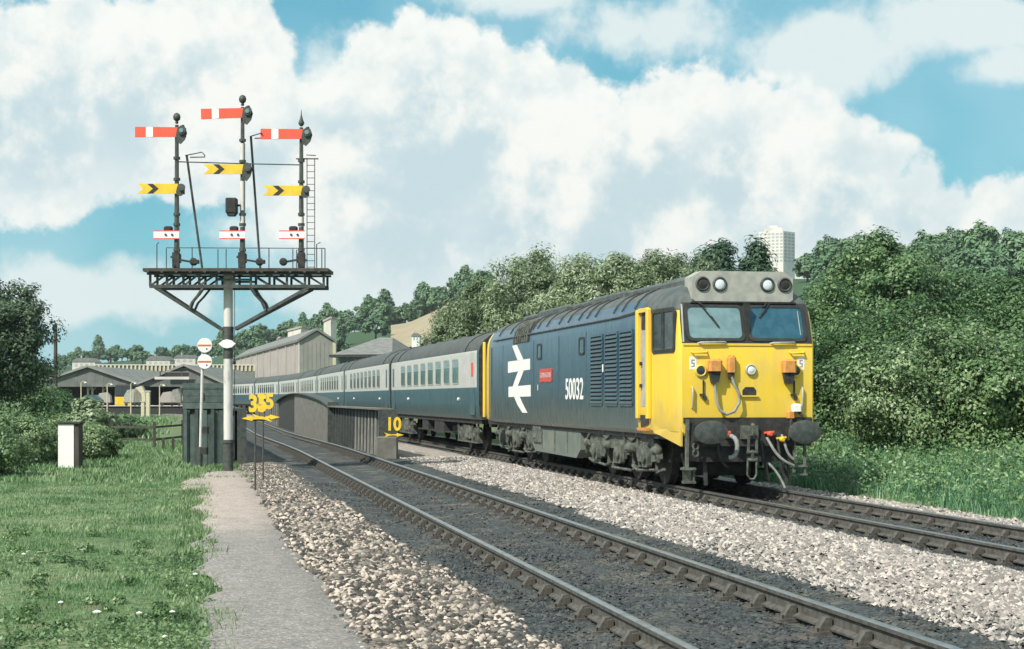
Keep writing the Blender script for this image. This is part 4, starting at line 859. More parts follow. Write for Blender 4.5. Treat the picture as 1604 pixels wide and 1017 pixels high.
    for x, s in ((277, 1), (380, 1), (473, -1)):
        q = MB(); q.bar(V(x - 8, 403, -.14), V(x + 9, 409, -.14), .03, .05); q.bar(V(x, 407, -.14), V(x + s * 24, 411, -.14), .035, .05); q.lathe([(.05, -.05), (.10, -.03), (.10, .03), (.05, .05)], V(x + s * 28, 411, -.14), (0, 1, 0), 12); q.cbox(X(x + s * 24), X(x + s * 24) + s * .2 if s > 0 else X(x + s * 24), -.2, -.08, Z(414), Z(408), .01) if s > 0 else None
        q.bar(V(x - s * 0 + 0, 420, -.1), V(x, 396, -.1), .17, .12); q.build('balance_lever', M['soot_and_shade'], R)
    q = MB()
    for x in (480, 492): q.tube([V(x, 424, .12), V(x, 247, .12)], .011, 5)
    for yy in range(258, 420, 10): q.tube([V(480, yy, .12), V(492, yy, .12)], .008, 4)
    q.tube([V(463, 248, .1), V(498, 248, .1)], .018, 6); q.tube([V(479, 242, .1), V(494, 243, .1)], .012, 5); q.build('ladder', M['iron'], R)
    q = MB(); q.tube([V(365.5, 450, .2), V(365.5, 700, .2)], .008, 5); q.tube([V(350, 452, .15), V(350, 520, .15)], .008, 5); q.build('signal_wire', M['iron'], R)
build_signal()

def disc_signal():
    z = 46.0; k = F / z; b = P(314, 728, z); R = empty('disc_signal', b, -PSI); tag(R, 'slim pole with two round white discs, one above the other, left of the bracket signal', 'disc signal')
    Z = lambda y: (728 - y) / k
    MB().tube([(-.02, 0, -.1), (0, 0, Z(700))], .07, 10).build('pole_foot', M['iron'], R, 40); MB().tube([(0, 0, Z(702)), (.05, 0, Z(585)), (.07, 0, Z(545))], .042, 10).build('pole', M['postw'], R, 40)
    c = MB(); c.cbox(.06, .22, -.1, .1, Z(680), Z(668), .02); c.cbox(.03, .2, -.1, .1, Z(712), Z(700), .02); c.build('crank_box', M['soot_and_shade'], R)
    for x, y in ((322, 541.5), (322, 567)):
        u = (x - 314) / k; d = MB(); d.lathe([(.20, -.01), (.20, .02), (.19, .03)], (u, -.09, Z(y)), (0, -1, 0), 28); o = d.build('disc', M['white'], R, 40)
        MB().box(u - .185, u + .17, -.126, -.121, Z(y) - .02, Z(y) + .025).build('red_bar', M['red'], o); MB().lathe([(.022, 0), (.02, .012)], (u + .05, -.12, Z(y) - .09), (0, -1, 0), 8).build('pivot', M['soot_and_shade'], o)
        MB().cbox(u - .1, u + .1, -.07, .12, Z(y) - .12, Z(y) + .1, .03).build('lamp_case', M['soot_and_shade'], o)
disc_signal()

# ------------------------------------------------------------------ yellow cut-out speed signs
def arrow_sign(name, label, base, digits, size, post_h, yaw, left, group=None, posts=((-.05, 0),), block=None, sx=.8, lift=0.0):
    R = empty('speed_sign', base, yaw); tag(R, label, 'speed sign', group)
    h = post_h; q = MB()
    for px, py in posts: q.tube([(px, py, 0), (px, py, h)], .018, 6)
    if q.v: q.build('post', M['iron'], R)
    T = Matrix.Translation((0, -.03, h + .14 + lift + size * .36)) @ Matrix(((1, 0, 0, 0), (0, 0, -1, 0), (0, 1, 0, 0), (0, 0, 0, 1)))
    text_part(digits, size, M['sigy'], R, T, name='numeral_plate', bold=.018, sx=sx)
    a = MB(); fn = lambda u, v, w: (u, w, v + h + .03)
    s = -1 if left else 1
    a.prism([(s * .30, 0), (s * .10, .055), (s * .09, .022), (-s * .02, .014), (-s * .02, -.014), (s * .09, -.022), (s * .10, -.05)], fn, -.04, -.02)
    a.prism([(-s * .02, .014), (-s * .12, .02), (-s * .27, .07), (-s * .20, .0), (-s * .27, -.065), (-s * .12, -.02), (-s * .02, -.014)], fn, -.04, -.02)
    a.build('arrow_plate', M['sigy'], R)
    f = MB(); f.bar((-.24, .0, h), (.24, .0, h), .02, .03); f.bar((-.12, .0, h), (-.12, 0, h + .14 + size * .6), .02); f.bar((.12, .0, h), (.12, 0, h + .14 + size * .6), .02); f.build('frame', M['iron'], R)
    return R
b = P(404, 768, 31.5); arrow_sign('s', 'front yellow cut-out 35 speed sign with left pointing arrow on a thin post', b, '35', .42, 110 * 31.5 / F, -PSI, True, sx=.82)
b = P(409, 752, 34.5); arrow_sign('s', 'rear yellow cut-out 35 speed sign half hidden behind the first one', (b.x + .09, b.y, b.z), '35', .42, 96 * 34.5 / F, -PSI, False, sx=.82, lift=.05)
b = P(610, 712, 49.0); R = arrow_sign('s', 'yellow cut-out 10 speed sign on a grey block between the tracks', (b.x + .12, b.y, b.z), '10', .52, 29 * 49 / F, -PSI, False, posts=(), sx=.85)
q = MB(); q.cbox(-.48, .12, -.2, .25, -.15, 28 * 49 / F, .03); q.build('concrete_block', M['grey'], R)

# ------------------------------------------------------------------ plate girder bridge between and beside the tracks
def girder():
    R = empty('bridge_girder', (5.35, 50, 0)); tag(R, 'dark ribbed steel bridge girder with arched grey end plates between the tracks', 'bridge girder')
    def XY(t): return 5.42 + offs(t) - 5.35 - .0, t - 50
    t = 49.6; n = 0
    # near length: low, ribbed
    web = MB(); x0, y0 = XY(49.6); x1, y1 = XY(66.0); web.add([(x0 + .10, y0, -.3), (x1 + .10, y1, -.3), (x1 + .10, y1, 1.30), (x0 + .10, y0, 1.30), (x0 + .14, y0, -.3), (x1 + .14, y1, -.3), (x1 + .14, y1, 1.30), (x0 + .14, y0, 1.30)], [(0, 1, 2, 3), (4, 7, 6, 5), (0, 4, 5, 1), (3, 2, 6, 7), (0, 3, 7, 4), (1, 5, 6, 2)]); web.build('web', M['soot_and_shade'], R)
    fl = MB(); fl.bar((x0 + .1, y0, 1.33), (x1 + .1, y1, 1.33), .46, .05); fl.build('top_flange', M['grey'], R)
    for k in range(17):
        tt = 50 + k * .96; x, yy = XY(tt); s = MB(); s.prism([(.10, -.28), (.00, -.28), (.03, .9), (.05, 1.28), (.10, 1.30)], lambda u, v, w: (x + u, yy + w, v), -.09, .09); s.build('stiffener', M['palegrey' if k < 9 else 'iron'], R)  # pale ribs on a dark web: sunlit and shaded stripes put into colour
    MB().box(x0 - .12, x0 + .45, y0 - .12, y0 + .0, -.3, 1.32).build('end_plate', M['iron'], R)
    # arched length: grey plate, dark recess, then a flat grey plate
    def arch(t0, t1, zf, m, out, nm):
        q = MB(); n_ = 10; vs = []
        for w in (0, .12):
            for k in range(n_ + 1):
                tt = t0 + (t1 - t0) * k / n_; x, yy = XY(tt); vs += [(x - out + w, yy, -.3), (x - out + w, yy, zf(tt))]
        m_ = 2 * (n_ + 1)
        fs = [(2 * k, 2 * k + 2, 2 * k + 3, 2 * k + 1) for k in range(n_)] + [(m_ + 2 * k, m_ + 2 * k + 1, m_ + 2 * k + 3, m_ + 2 * k + 2) for k in range(n_)] + [(2 * k + 1, 2 * k + 3, m_ + 2 * k + 3, m_ + 2 * k + 1) for k in range(n_)]
        fs += [(0, 1, m_ + 1, m_), (2 * n_, m_ + 2 * n_, m_ + 2 * n_ + 1, 2 * n_ + 1)]
        q.add(vs, fs); return q.build(nm, M[m], R)
    top = lambda tt: 1.34 + .52 * math.sin(math.pi * float(np.clip((tt - 66) / (104 - 66), 0, 1))) ** .7
    arch(66.0, 86.0, top, 'grey', .02, 'arched_plate'); arch(86.0, 104.0, top, 'soot_and_shade', -.06, 'arched_plate')
    q = MB(); pts = [(XY(tt)[0], XY(tt)[1], top(tt) + .02) for tt in np.linspace(66, 104, 16)]
    for a, b in zip(pts[:-1], pts[1:]): q.bar((a[0] + .1, a[1], a[2]), (b[0] + .1, b[1], b[2]), .5, .05)
    q.build('arched_flange', M['iron'], R)
    arch(104.3, 140, lambda tt: 1.25, 'grey', .02, 'flat_plate')
    for k in range(12): x, yy = XY(106 + k * 2.8); MB().box(x - .08, x, yy - .06, yy + .06, -.3, 1.24).build('stiffener', M['grey'], R)
    x, yy = XY(66); MB().box(x - .12, x + .3, yy - .15, yy - .02, -.3, 1.5).build('end_plate', M['iron'], R)
girder()
def left_girder():
    R = empty('bridge_parapet', (1.05, 50, 0)); tag(R, 'dark steel bridge parapet running back beside the near track from the signal post', 'bridge parapet')
    for k in range(14):
        t0 = 47.2 + k * 2.6; t1 = t0 + 2.5; x0 = offs(t0) + .15; x1 = offs(t1) + .15
        MB().bar((x0, t0 - 50, .45), (x1, t1 - 50, .45), .05, 1.7).build('web_plate', M['dkgreen'], R); MB().box(x0 - .05, x0 + .2, t0 - 50 - .08, t0 - 50 + .04, -.5, 1.34).build('stiffener', M['iron'], R)
        MB().bar((x0, t0 - 50, 1.34), (x1, t1 - 50.001 + .1, 1.34), .36, .05).build('coping', M['iron'], R)
left_girder()
def hut():
    z = 47.0; k = F / z; b = P(288, 735, z); R = empty('timber_hut', (b.x, b.y, -.3), 0.03); tag(R, 'dark green boarded timber hut just behind the two round discs', 'hut')
    W = 1.28; H = 2.30; D = 3.2
    MB().box(.04, W - .04, .04, D, 0, H - .06).build('core', M['soot_and_shade'], R)
    n = 8
    for i in range(n):
        h = 1.62 - (.12 if i % 3 == 1 else 0); MB().box(i * W / n + .006, (i + 1) * W / n - .006, random.uniform(-.02, .012), .05, random.uniform(0, .05), h).build('plank', M['dkgreen'], R)
    for i in range(4): MB().box(-.02, W + .02, -.03 - .004 * i, .03, 1.66 + i * .18, 1.66 + i * .18 + .17).build('board', M['dkgreen'], R)
    for x in (.0, .30, .74, W - .08): MB().box(x, x + .085, -.07, -.022, 0, 1.64).build('post', M['dkgreen'], R)
    for i in range(15): MB().box(W - .04, W + random.uniform(-.01, .02), .08 + i * .21, .08 + i * .21 + .20, 0, H - .08).build('plank', M['dkgreen'], R)
    MB().box(-.03, W + .04, -.05, D + .05, H - .06, H).build('roof', M['dkgreen'], R)
    MB().box(.42, .56, -.05, -.035, 1.9, 2.1).build('vent', M['soot_and_shade'], R)
hut()

# ------------------------------------------------------------------ small things on the left
def cabinet():
    z = 45.0; k = F / z; b = P(91, 733, z); R = empty('relay_cabinet', b, -PSI); tag(R, 'white concrete post-like cabinet with dark lid standing in the grass', 'cabinet')
    w = 24.5 / k; h = 68 / k; q = MB(); q.box(0, w, 0, .02, -.1, h); q.build('white_front', M['white'], R)
    q = MB(); q.cbox(.005, w + .14, .021, .42, -.1, h + .02, .015); q.build('shaded_casing', M['wood'], R); q = MB(); q.box(-.03, w + .18, -.04, .46, h + .02, h + .06); q.build('lid', M['soot_and_shade'], R)  # dark casing: the shaded side of the white cabinet put into colour
cabinet()
def fence():
    pts = [onground(x, y, -.2) for x, y in ((128, 704), (175, 703), (242, 704), (286, 698))]; R = empty('rail_fence', pts[0]); tag(R, 'low dark post and rail fence across the grass behind the white cabinet', 'fence')
    o = pts[0]; tops = []
    for p in pts:
        d = p - o; MB().box(d.x - .05, d.x + .05, d.y - .05, d.y + .05, -.2, 1.0).build('post', M['wood'], R)
    for a, b in zip(pts[:-1], pts[1:]):
        for h in (.35, .80): MB().bar(a - o + UP * h, b - o + UP * h, .05, .08).build('rail', M['wood'], R)
    for x, y in ((256, 706), (271, 705)): d = onground(x, y, -.2) - o; MB().box(d.x - .05, d.x + .05, d.y - .05, d.y + .05, -.2, .45).build('stump', M['wood'], R)
fence()
def pole():
    b = P(87, 660, 100); R = empty('utility_pole', (b.x, b.y, -.3), -PSI); tag(R, 'bare dark telegraph pole standing beside the big tree at the left edge', 'utility pole')
    MB().tube([(0, 0, 0), (0, 0, 6.25)], [.14, .10], 10).build('shaft', M['wood'], R, 40); MB().lathe([(.11, 0), (.12, .04), (.01, .12)], (0, 0, 6.25), (0, 0, 1), 10).build('cap', M['soot_and_shade'], R)
    MB().bar((-.3, -.1, 5.3), (.3, -.1, 5.3), .06, .08).build('cross_arm', M['wood'], R)
pole()

# ------------------------------------------------------------------ station
def station():
    z = 205.0; k = F / z
    def W(x, y, d=0.0): return P(x, y, z + d)
    def canopy(label, pix, ridge, depth, posts, dark=True):
        (xl, yl), (xa, ya), (xr, yr) = pix; R = empty('station_canopy', (W(xa, 660).x, W(xa, 660).y, -.2), -PSI); tag(R, label, 'station canopy', 'station canopies'); o = Vector(R.location)
        L = lambda x, y, d: ((x - xa) * z / F, d, CH + (HY - y) * z / F + .2)
        for (a, b) in (((xl, yl), (xa, ya)), ((xa, ya), (xr, yr))):
            p0, p1 = L(*a, 0), L(*b, 0); q = MB(); q.add([p0, p1, (p1[0], depth, p1[2]), (p0[0], depth, p0[2])] + [(p[0], yy, p[2] - .18) for p, yy in ((p0, 0), (p1, 0), (p1, depth), (p0, depth))], [(0, 1, 2, 3), (7, 6, 5, 4), (0, 4, 5, 1), (1, 5, 6, 2), (2, 6, 7, 3), (3, 7, 4, 0)]); q.build('roof_slope', M['canopy'], R)
        p0, pa, p1 = L(xl, yl, 0), L(xa, ya, 0), L(xr, yr, 0)
        q = MB(); n = 12; zb = min(p0[2], p1[2]) - .38
        for i in range(n):
            xa_ = p0[0] + (p1[0] - p0[0]) * i / n; xb_ = p0[0] + (p1[0] - p0[0]) * (i + 1) / n; zz = lambda x: (p0[2] + (pa[2] - p0[2]) * (x - p0[0]) / (pa[0] - p0[0]) if x < pa[0] else pa[2] + (p1[2] - pa[2]) * (x - pa[0]) / (p1[0] - pa[0])) - .22
            g = MB(); g.add([(xa_ + .01, .3, zb), (xb_ - .01, .3, zb), (xb_ - .01, .3, zz(xb_)), (xa_ + .01, .3, zz(xa_)), (xa_ + .01, .36, zb), (xb_ - .01, .36, zb), (xb_ - .01, .36, zz(xb_)), (xa_ + .01, .36, zz(xa_))], [(0, 1, 2, 3), (7, 6, 5, 4), (0, 4, 5, 1), (1, 5, 6, 2), (2, 6, 7, 3), (3, 7, 4, 0)]); g.build('gable_board', M['canopy'], R)
        q = MB(); q.bar((p0[0], -.05, p0[2] - .05), (pa[0], -.05, pa[2] - .05), .12, .25); q.bar((pa[0], -.05, pa[2] - .05), (p1[0], -.05, p1[2] - .05), .12, .25); q.build('barge_board', M['wallgrey'], R)
        MB().box(p0[0] + .1, p1[0] - .1, depth * .25, depth, 0, zb + .4).build('shade_backing', M['soot_and_shade'], R)  # black box added to make the shade below the canopy dark
        for x in posts:
            u = (x - xa) * z / F; q = MB(); q.tube([(u, 1.2, 0), (u, 1.2, zb + .1)], .14, 8); q.bar((u, 1.2, zb - .5), (u + .6, 1.2, zb + .1), .1); q.build('column', M['cream'], R)
        return R
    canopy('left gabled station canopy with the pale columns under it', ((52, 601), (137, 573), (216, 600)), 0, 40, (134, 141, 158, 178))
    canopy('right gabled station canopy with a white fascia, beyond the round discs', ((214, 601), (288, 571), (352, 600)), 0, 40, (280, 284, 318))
    # footbridge
    zf = 262.0; q0 = P(145, 572, zf); R = empty('footbridge', (q0.x, q0.y, 0), -PSI); tag(R, 'long grey footbridge with pale upright bars crossing behind the station canopies', 'footbridge'); Wd = (440 - 145) * zf / F; h1 = CH + (HY - 571) * zf / F; h0 = CH + (HY - 581) * zf / F
    MB().box(0, Wd, 0, 2.4, h0 - 1.2, h0 - .05).build('deck', M['canopy'], R); MB().box(-.1, Wd + .1, -.1, .06, h1 - .12, h1).build('handrail', M['wallwhite'], R); MB().box(0, Wd, .12, .2, h0 - .05, h1 - .2).build('backing', M['wallgrey'], R)
    me = MB().box(-.13, .13, -.1, .08, h0 - .05, h1 - .12).mesh('upright_bar', M['cream'])
    for i in range(46): inst('upright_bar', me, R, ((i + .5) * Wd / 46, 0, 0))
    for u in (1, Wd * .4, Wd * .7, Wd - 1): MB().box(u - .3, u + .3, .3, 1.8, -.3, h0 - 1.2).build('pier', M['wallgrey'], R)
    # platform with things on it
    p0 = P(55, 650, 190); R = empty('station_platform', (p0.x, p0.y, -.25), -PSI); tag(R, 'station platform edge with pale coping under the canopies', 'platform'); MB().box(0, 16.5, 0, 60, 0, .95).build('platform_body', M['soot_and_shade'], R); MB().box(-.02, 16.6, -.15, .5, .953, 1.05).build('coping', M['wallwhite'], R)  # body blackened: shade below the canopies put into its colour
    c0 = P(180, 640, 196); R = empty('railcar', (c0.x, c0.y, -.2), -PSI); tag(R, 'distant railcar with a yellow front panel standing between the canopies', 'railcar')
    s = 196 / F; MB().cbox(0, 26 * s * 1.06, 0, 18, .5, 3.4, .15).build('body', M['soot_and_shade'], R); MB().cbox(.05, 26 * s, -.06, .01, 1.0, 1.95, .02).build('yellow_panel', M['sigy'], R); MB().box(.15, .9, -.03, .01, 2.15, 3.1).box(1.0, 1.75, -.03, .01, 2.15, 3.1).build('cab_window', M['glass_dark'], R); MB().box(.1, 2.4, .3, 17, .0, .5).build('underframe', M['soot_and_shade'], R)
    zz_ = 203.5; b = P(242, 594.5, zz_); R = empty('name_board', b, -PSI); tag(R, 'white fascia board hung under the right station canopy', 'sign board'); MB().box(0, 54 * zz_ / F, 0, .15, 0, 4.2 * zz_ / F).build('board', M['wallwhite'], R); MB().box(.6, .75, .02, .1, .32, .9).box(3.2, 3.35, .02, .1, .32, .9).build('hanger', M['iron'], R)
    b = P(258, 590, 204.6); R = empty('canopy_vent', b, -PSI); tag(R, 'dark louvred opening in the right canopy gable above the white fascia board', 'vent'); MB().box(0, 2.9, 0, .1, 0, .5).build('opening', M['soot_and_shade'], R); MB().box(-.05, 2.95, -.05, .02, .5, .58).build('sill', M['wallgrey'], R)
    for x, h, lb in ((127, 3.4, 'thin station lamp post left of the pale canopy columns'), (168, 3.2, 'thin station lamp post between the two canopies'), (205, 3.3, 'thin station lamp post by the yellow fronted railcar'), (250, 3.1, 'thin station lamp post under the white fascia board')):
        b = P(x, 650, 176); R = empty('lamp_post', (b.x, b.y, -.2), -PSI); tag(R, lb, 'lamp post'); MB().tube([(0, 0, 0), (0, 0, h)], [.07, .05], 8).build('post', M['cream'], R); MB().tube([(0, 0, h), (.15, 0, h + .15), (.45, 0, h + .12)], .035, 6).build('arm', M['cream'], R); MB().lathe([(.05, 0), (.18, -.12), (.16, -.16)], (.45, 0, h + .12), (0, 0, 1), 10).build('lamp_shade', M['wallwhite'], R)
    for x, w, h, m, lb in ((162, 1.5, 1.1, 'wallpink', 'small pale barrow load left of the railcar'), (208, 2.0, 1.5, 'headgrey', 'grey sheeted load beside the railcar front'), (218, 1.3, 1.8, 'cream', 'cream stacked parcels right of the railcar'), (262, 1.6, 1.2, 'wallpink', 'brownish barrow load under the right canopy'), (275, 1.1, 1.5, 'palegrey', 'grey barrow load by the right canopy columns')):
        b = P(x, 650, 184); R = empty('luggage_barrow', (b.x, b.y, .75), -PSI); tag(R, lb, 'luggage barrow'); MB().box(-w / 2, w / 2, 0, 1, .30, .40).build('bed', M['wood'], R)
        MB().prism([(-w / 2, .402), (w / 2, .402), (w * .46, .4 + h * .6), (w * .2, .4 + h), (-w * .3, .4 + h * .9), (-w * .48, .4 + h * .5)], lambda u, v, q: (u, q, v), .05, .95).build('load', M[m], R)
        for sx in (-1, 1): MB().lathe([(.17, 0), (.17, .08)], (sx * w * .35, -.06, .17), (0, 1, 0), 10).build('wheel', M['soot_and_shade'], R)
    for x, y, w, h, m, lb, nm in ((232, 660, .35, 2.4, 'cream', 'pale yellow short post beside the grass at the platform ramp', 'platform_post'), (224, 658, .3, 1.5, 'cream', 'shorter pale post left of the taller platform post', 'platform_post'), (142, 646, 2.2, 1.0, 'coach_blue', 'small blue covered trolley at the platform end', 'luggage_trolley')):
        p = P(x, y, 150 if nm == 'platform_post' else 180); R = empty(nm, (p.x, p.y, -.2), -PSI); tag(R, lb, nm.replace('_', ' '))
        if nm == 'platform_post': MB().cbox(-w / 2, w / 2, -.15, .15, 0, h, .03).build('shaft', M[m], R); MB().box(-w / 2 - .05, w / 2 + .05, -.2, .2, h, h + .08).build('cap', M['wallwhite'], R)
        else: MB().prism([(-w / 2, .35), (w / 2, .35), (w / 2, .7), (w * .2, 1.25), (-w * .25, 1.25), (-w / 2, .8)], lambda u, v, q: (u, q, v + .9), 0, 1.2).build('cover', M[m], R); MB().lathe([(.2, 0), (.2, .1)], (-.7, -.05, 1.1), (0, 1, 0), 10).lathe([(.2, 0), (.2, .1)], (.7, -.05, 1.1), (0, 1, 0), 10).build('wheel', M['soot_and_shade'], R)
station()

def house(label, x0, x1, ytop, ybase, z, roofm='roofslate', wall='wallwhite', wins=3, rh=.35, name='house', depth=8):
    b = P(x0, ybase, z); w = (x1 - x0) * z / F; h = (ybase - ytop) * z / F; R = empty(name, b, -PSI); tag(R, label, 'house' if name == 'house' else 'building')
    hw = h * (1 - rh); MB().box(0, w, 0, depth, -14, hw).build('wall', M[wall], R)
    MB().prism([(-.2, hw), (w + .2, hw), (w * .82, h), (w * .18, h)], lambda u, v, q: (u, q, v), -.2, depth + .2).build('roof', M[roofm], R)
    ww = w / (wins * 2 + 1)
    for i in range(wins): f = MB().box(ww * (2 * i + 1), ww * (2 * i + 2), -.06, .02, hw * .35, hw * .8).build('window', M['towerwin'], R)
    MB().box(w * .25, w * .25 + w * .06, depth * .4, depth * .4 + 1, h * .8, h + .8).build('chimney', M['wallpink'], R)
house('pale house with hipped roof behind the left station canopy', 113, 149, 561, 578, 520, wall='wallwhite', wins=4)
house('pale house standing among the trees behind the footbridge middle', 229, 266, 558, 576, 540, wall='wallwhite', wins=4)
house('low pale house among the trees above the round discs', 272, 306, 556, 570, 560, wall='wallwhite', wins=3)
house('tiny white house on the wooded hillside above the coaches', 645, 657, 522, 536, 420, wall='white', wins=2)
house('tiny white house low on the hill beside the hipped station roof', 478, 489, 537, 546, 460, wall='white', wins=1)

def goods_shed():
    z = 205.0; R = empty('goods_shed', P(469, 623, z), 0.056); R.location.z = 0; tag(R, 'tall grey gabled shed with a long pinkish side wall behind the coaches', 'building')
    s = z / F; E = CH + 88 * s; A = CH + 104 * s; W_ = 53 * s; D = 95.0
    MB().box(-.02, .0, 0, D, -.3, E).build('side_wall', M['wallpink'], R)
    mb = MB(); mb.prism([(0, -.3), (W_, -.3), (W_, E), (W_ * .52, A), (0, E)], lambda u, v, w: (u, w, v), 0, .25); mb.build('gable_wall', M['wallgrey'], R)
    for k in range(8): MB().box(k * W_ / 8 + .02, (k + 1) * W_ / 8 - .02, -.04, -.003, -.3, E - .1).build('cladding_panel', M['wallgrey'], R)
    for (a, b) in (((-.25, E - .05), (W_ * .52, A + .12)), ((W_ * .52, A + .12), (W_ + .25, E - .05))):
        q = MB(); q.prism([a, b, (b[0], b[1] + .3), (a[0], a[1] + .3)], lambda u, v, w: (u, w, v), -.3, D + .3); q.build('roof_slope', M['roofslate'], R)
    MB().box(-.12, .02, -.06, .12, -.3, E).build('downpipe', M['wallwhite'], R); MB().box(W_ - .05, W_ + .3, -.1, .2, -.3, E).build('pilaster', M['cream'], R)
    for k in range(9): MB().box(-.14, -.022, 4 + k * 10, 4.6 + k * 10, -.3, E - .1).build('wall_pier', M['wallpink'], R)
goods_shed()
def roof_blocks():
    for lb, x0, x1, y0, y1, z, sh in (('tall pale rooftop block with a bright narrow end beside the shed gable', 501, 525, 498, 545, 300, 4.2), ('long low pale rooftop block behind the shed ridge', 444, 482, 513, 560, 310, 9.5), ('small pale rooftop block at the far end of the shed roof', 428, 442, 529, 560, 330, 5.0)):
        b = P(x0, y1, z); R = empty('tower_block', b, -PSI); tag(R, lb, 'building'); w = (x1 - x0) * z / F; h = (y1 - y0) * z / F; q = MB()
        ys = .72 if w > 2 else .7
        q.add([(0, 6, -12), (w * ys, 0, -12), (w, 2, -12), (w * .4, 8, -12), (0, 6, h * .93), (w * ys, 0, h), (w, 2, h * .985), (w * .4, 8, h * .93)], [(0, 3, 2, 1), (4, 5, 6, 7), (0, 1, 5, 4), (1, 2, 6, 5), (2, 3, 7, 6), (3, 0, 4, 7)]); q.build('wall', M['wallwhite'], R)
        q = MB(); q.bar((0, 5.96, h * .93 + .05), (w * ys, -.04, h + .05), .3, .35); q.bar((w * ys, -.04, h + .05), (w + .05, 1.95, h * .985 + .05), .3, .35); q.build('parapet', M['wallpink'], R)
roof_blocks()
def hipped():
    z = 150.0; s = z / F; b = P(518, 623, z); R = empty('station_building', (b.x, b.y, 0), -PSI - .22); tag(R, 'low station building with a slate hipped roof and dark windows under deep eaves', 'building')
    Zf = lambda y: CH + (HY - y) * s
    w = 100 * s; E = Zf(556); A = Zf(526); d = 11.0
    MB().box(.5, w - .5, .5, d - .5, -.3, E - .02).build('wall', M['wallpink'], R)
    q = MB(); q.add([(0, 0, E), (w, 0, E), (w, d, E), (0, d, E), (w * .50, d * .5, A), (w * .72, d * .5, A)], [(0, 1, 5, 4), (1, 2, 5), (2, 3, 4, 5), (3, 0, 4), (0, 3, 2, 1)]); q.build('roof', M['roofslate'], R)
    MB().box(-.1, w + .1, -.1, .06, E - .22, E + .02).box(-.1, .06, .06, d + .1, E - .22, E + .02).build('eaves', M['soot_and_shade'], R)
    for k in range(7): f = MB().box(.7 + k * .75, 1.3 + k * .75, .44, .52, E - 1.1, E - .3).build('window', M['glass_dark'], R)
    for k in range(5): MB().box(.62 + k * .8, .98 + k * .8, .25, .49, E - 1.55, E - 1.15).build('window_box', M['white'], R)
    MB().box(.495, .52, 1, 9, E - 1.3, E - .4).build('window', M['glass_dark'], R)
hipped()
def tower():
    z = 800.0; s = z / F; b = P(1191, 412, z); R = empty('tower_block', b, -PSI); tag(R, 'white concrete tower block of many storeys rising above the trees behind the cab', 'tower block')
    w = 58 * s; h = 50 * s; ys = .62
    q = MB(); c = [(0, 5), (w * ys, 0), (w, 7), (w * .4, 12)]
    q.add([(*p, -18) for p in c] + [(*p, h) for p in c], [(0, 3, 2, 1), (4, 5, 6, 7), (0, 1, 5, 4), (1, 2, 6, 5), (2, 3, 7, 6), (3, 0, 4, 7)]); q.build('wall', M['tower'], R)
    MB().box(w * .18, w * .62, 3, 8, h, h + 2.0).build('lift_house', M['tower'], R); MB().box(w * .3, w * .5, 4, 7, h + 2, h + 3.0).build('water_tank', M['tower'], R)
    fn = [lambda u, v, o: (u * w * ys - o * .28, 5 - 5 * u - o * .96, v), lambda u, v, o: (w * ys + (w - w * ys) * u + o * .7, 7 * u - o * .7, v)]
    for r in range(9):
        for fi, nwin in ((0, 6), (1, 3)):
            for i in range(nwin):
                u0 = (i + .18) / nwin; u1 = (i + .82) / nwin; z0 = .8 + r * (h - .8) / 9; z1 = z0 + .8; f = fn[fi]
                q = MB(); vs = [f(u, v, o) for o in (.03, .12) for u, v in ((u0, z0), (u1, z0), (u1, z1), (u0, z1))]
                q.add(vs, [(0, 1, 2, 3), (4, 7, 6, 5), (0, 4, 5, 1), (1, 5, 6, 2), (2, 6, 7, 3), (3, 7, 4, 0)]); q.build('window', M['towerwin'], R)
tower()

# ------------------------------------------------------------------ vegetation
def leafcloud(P_, Nn, size, aspect=.55):
    n = len(P_); t = rng.standard_normal((n, 3)); t -= Nn * (t * Nn).sum(1, keepdims=True); t /= np.linalg.norm(t, axis=1, keepdims=True) + 1e-9; b = np.cross(Nn, t)
    s = (size * rng.uniform(.7, 1.35, n))[:, None]
    bend = Nn * s * .12
    v = np.stack([P_ - t * s, P_ - b * s * aspect + bend, P_ + t * s, P_ + b * s * aspect + bend], 1).reshape(-1, 3)
    return v, np.arange(n * 4).reshape(-1, 4)
def crown_points(rx, ry, rz, nc, nl, seed_shape=None, cr=.30, shell=(.55, 1.0), droop=0.0, up=.45, low=-.75):
    d = rng.standard_normal((nc, 3)); d /= np.linalg.norm(d, axis=1, keepdims=True); d[:, 2] = np.where(d[:, 2] < low, -d[:, 2], d[:, 2])
    R = np.array([rx, ry, rz]); c = d * R * (rng.uniform(*shell, nc)[:, None])
    if seed_shape is not None: c = seed_shape(c)
    rr = cr * (rx * ry * rz) ** (1 / 3) * rng.uniform(.55, 1.25, nc)
    q = rng.standard_normal((nc, nl, 3)); q /= np.linalg.norm(q, axis=2, keepdims=True); rad = rng.uniform(.35, 1.08, (nc, nl, 1))
    pts = c[:, None] + q * rad * rr[:, None, None] * np.array([1, 1, .8]); pts[..., 2] -= droop * rad[..., 0] * rr[:, None]
    nrm = q * .8 + np.array([0, 0, up]) + d[:, None] * .35 + rng.standard_normal((nc, nl, 3)) * .30
    nrm /= np.linalg.norm(nrm, axis=2, keepdims=True)
    return pts.reshape(-1, 3), nrm.reshape(-1, 3)
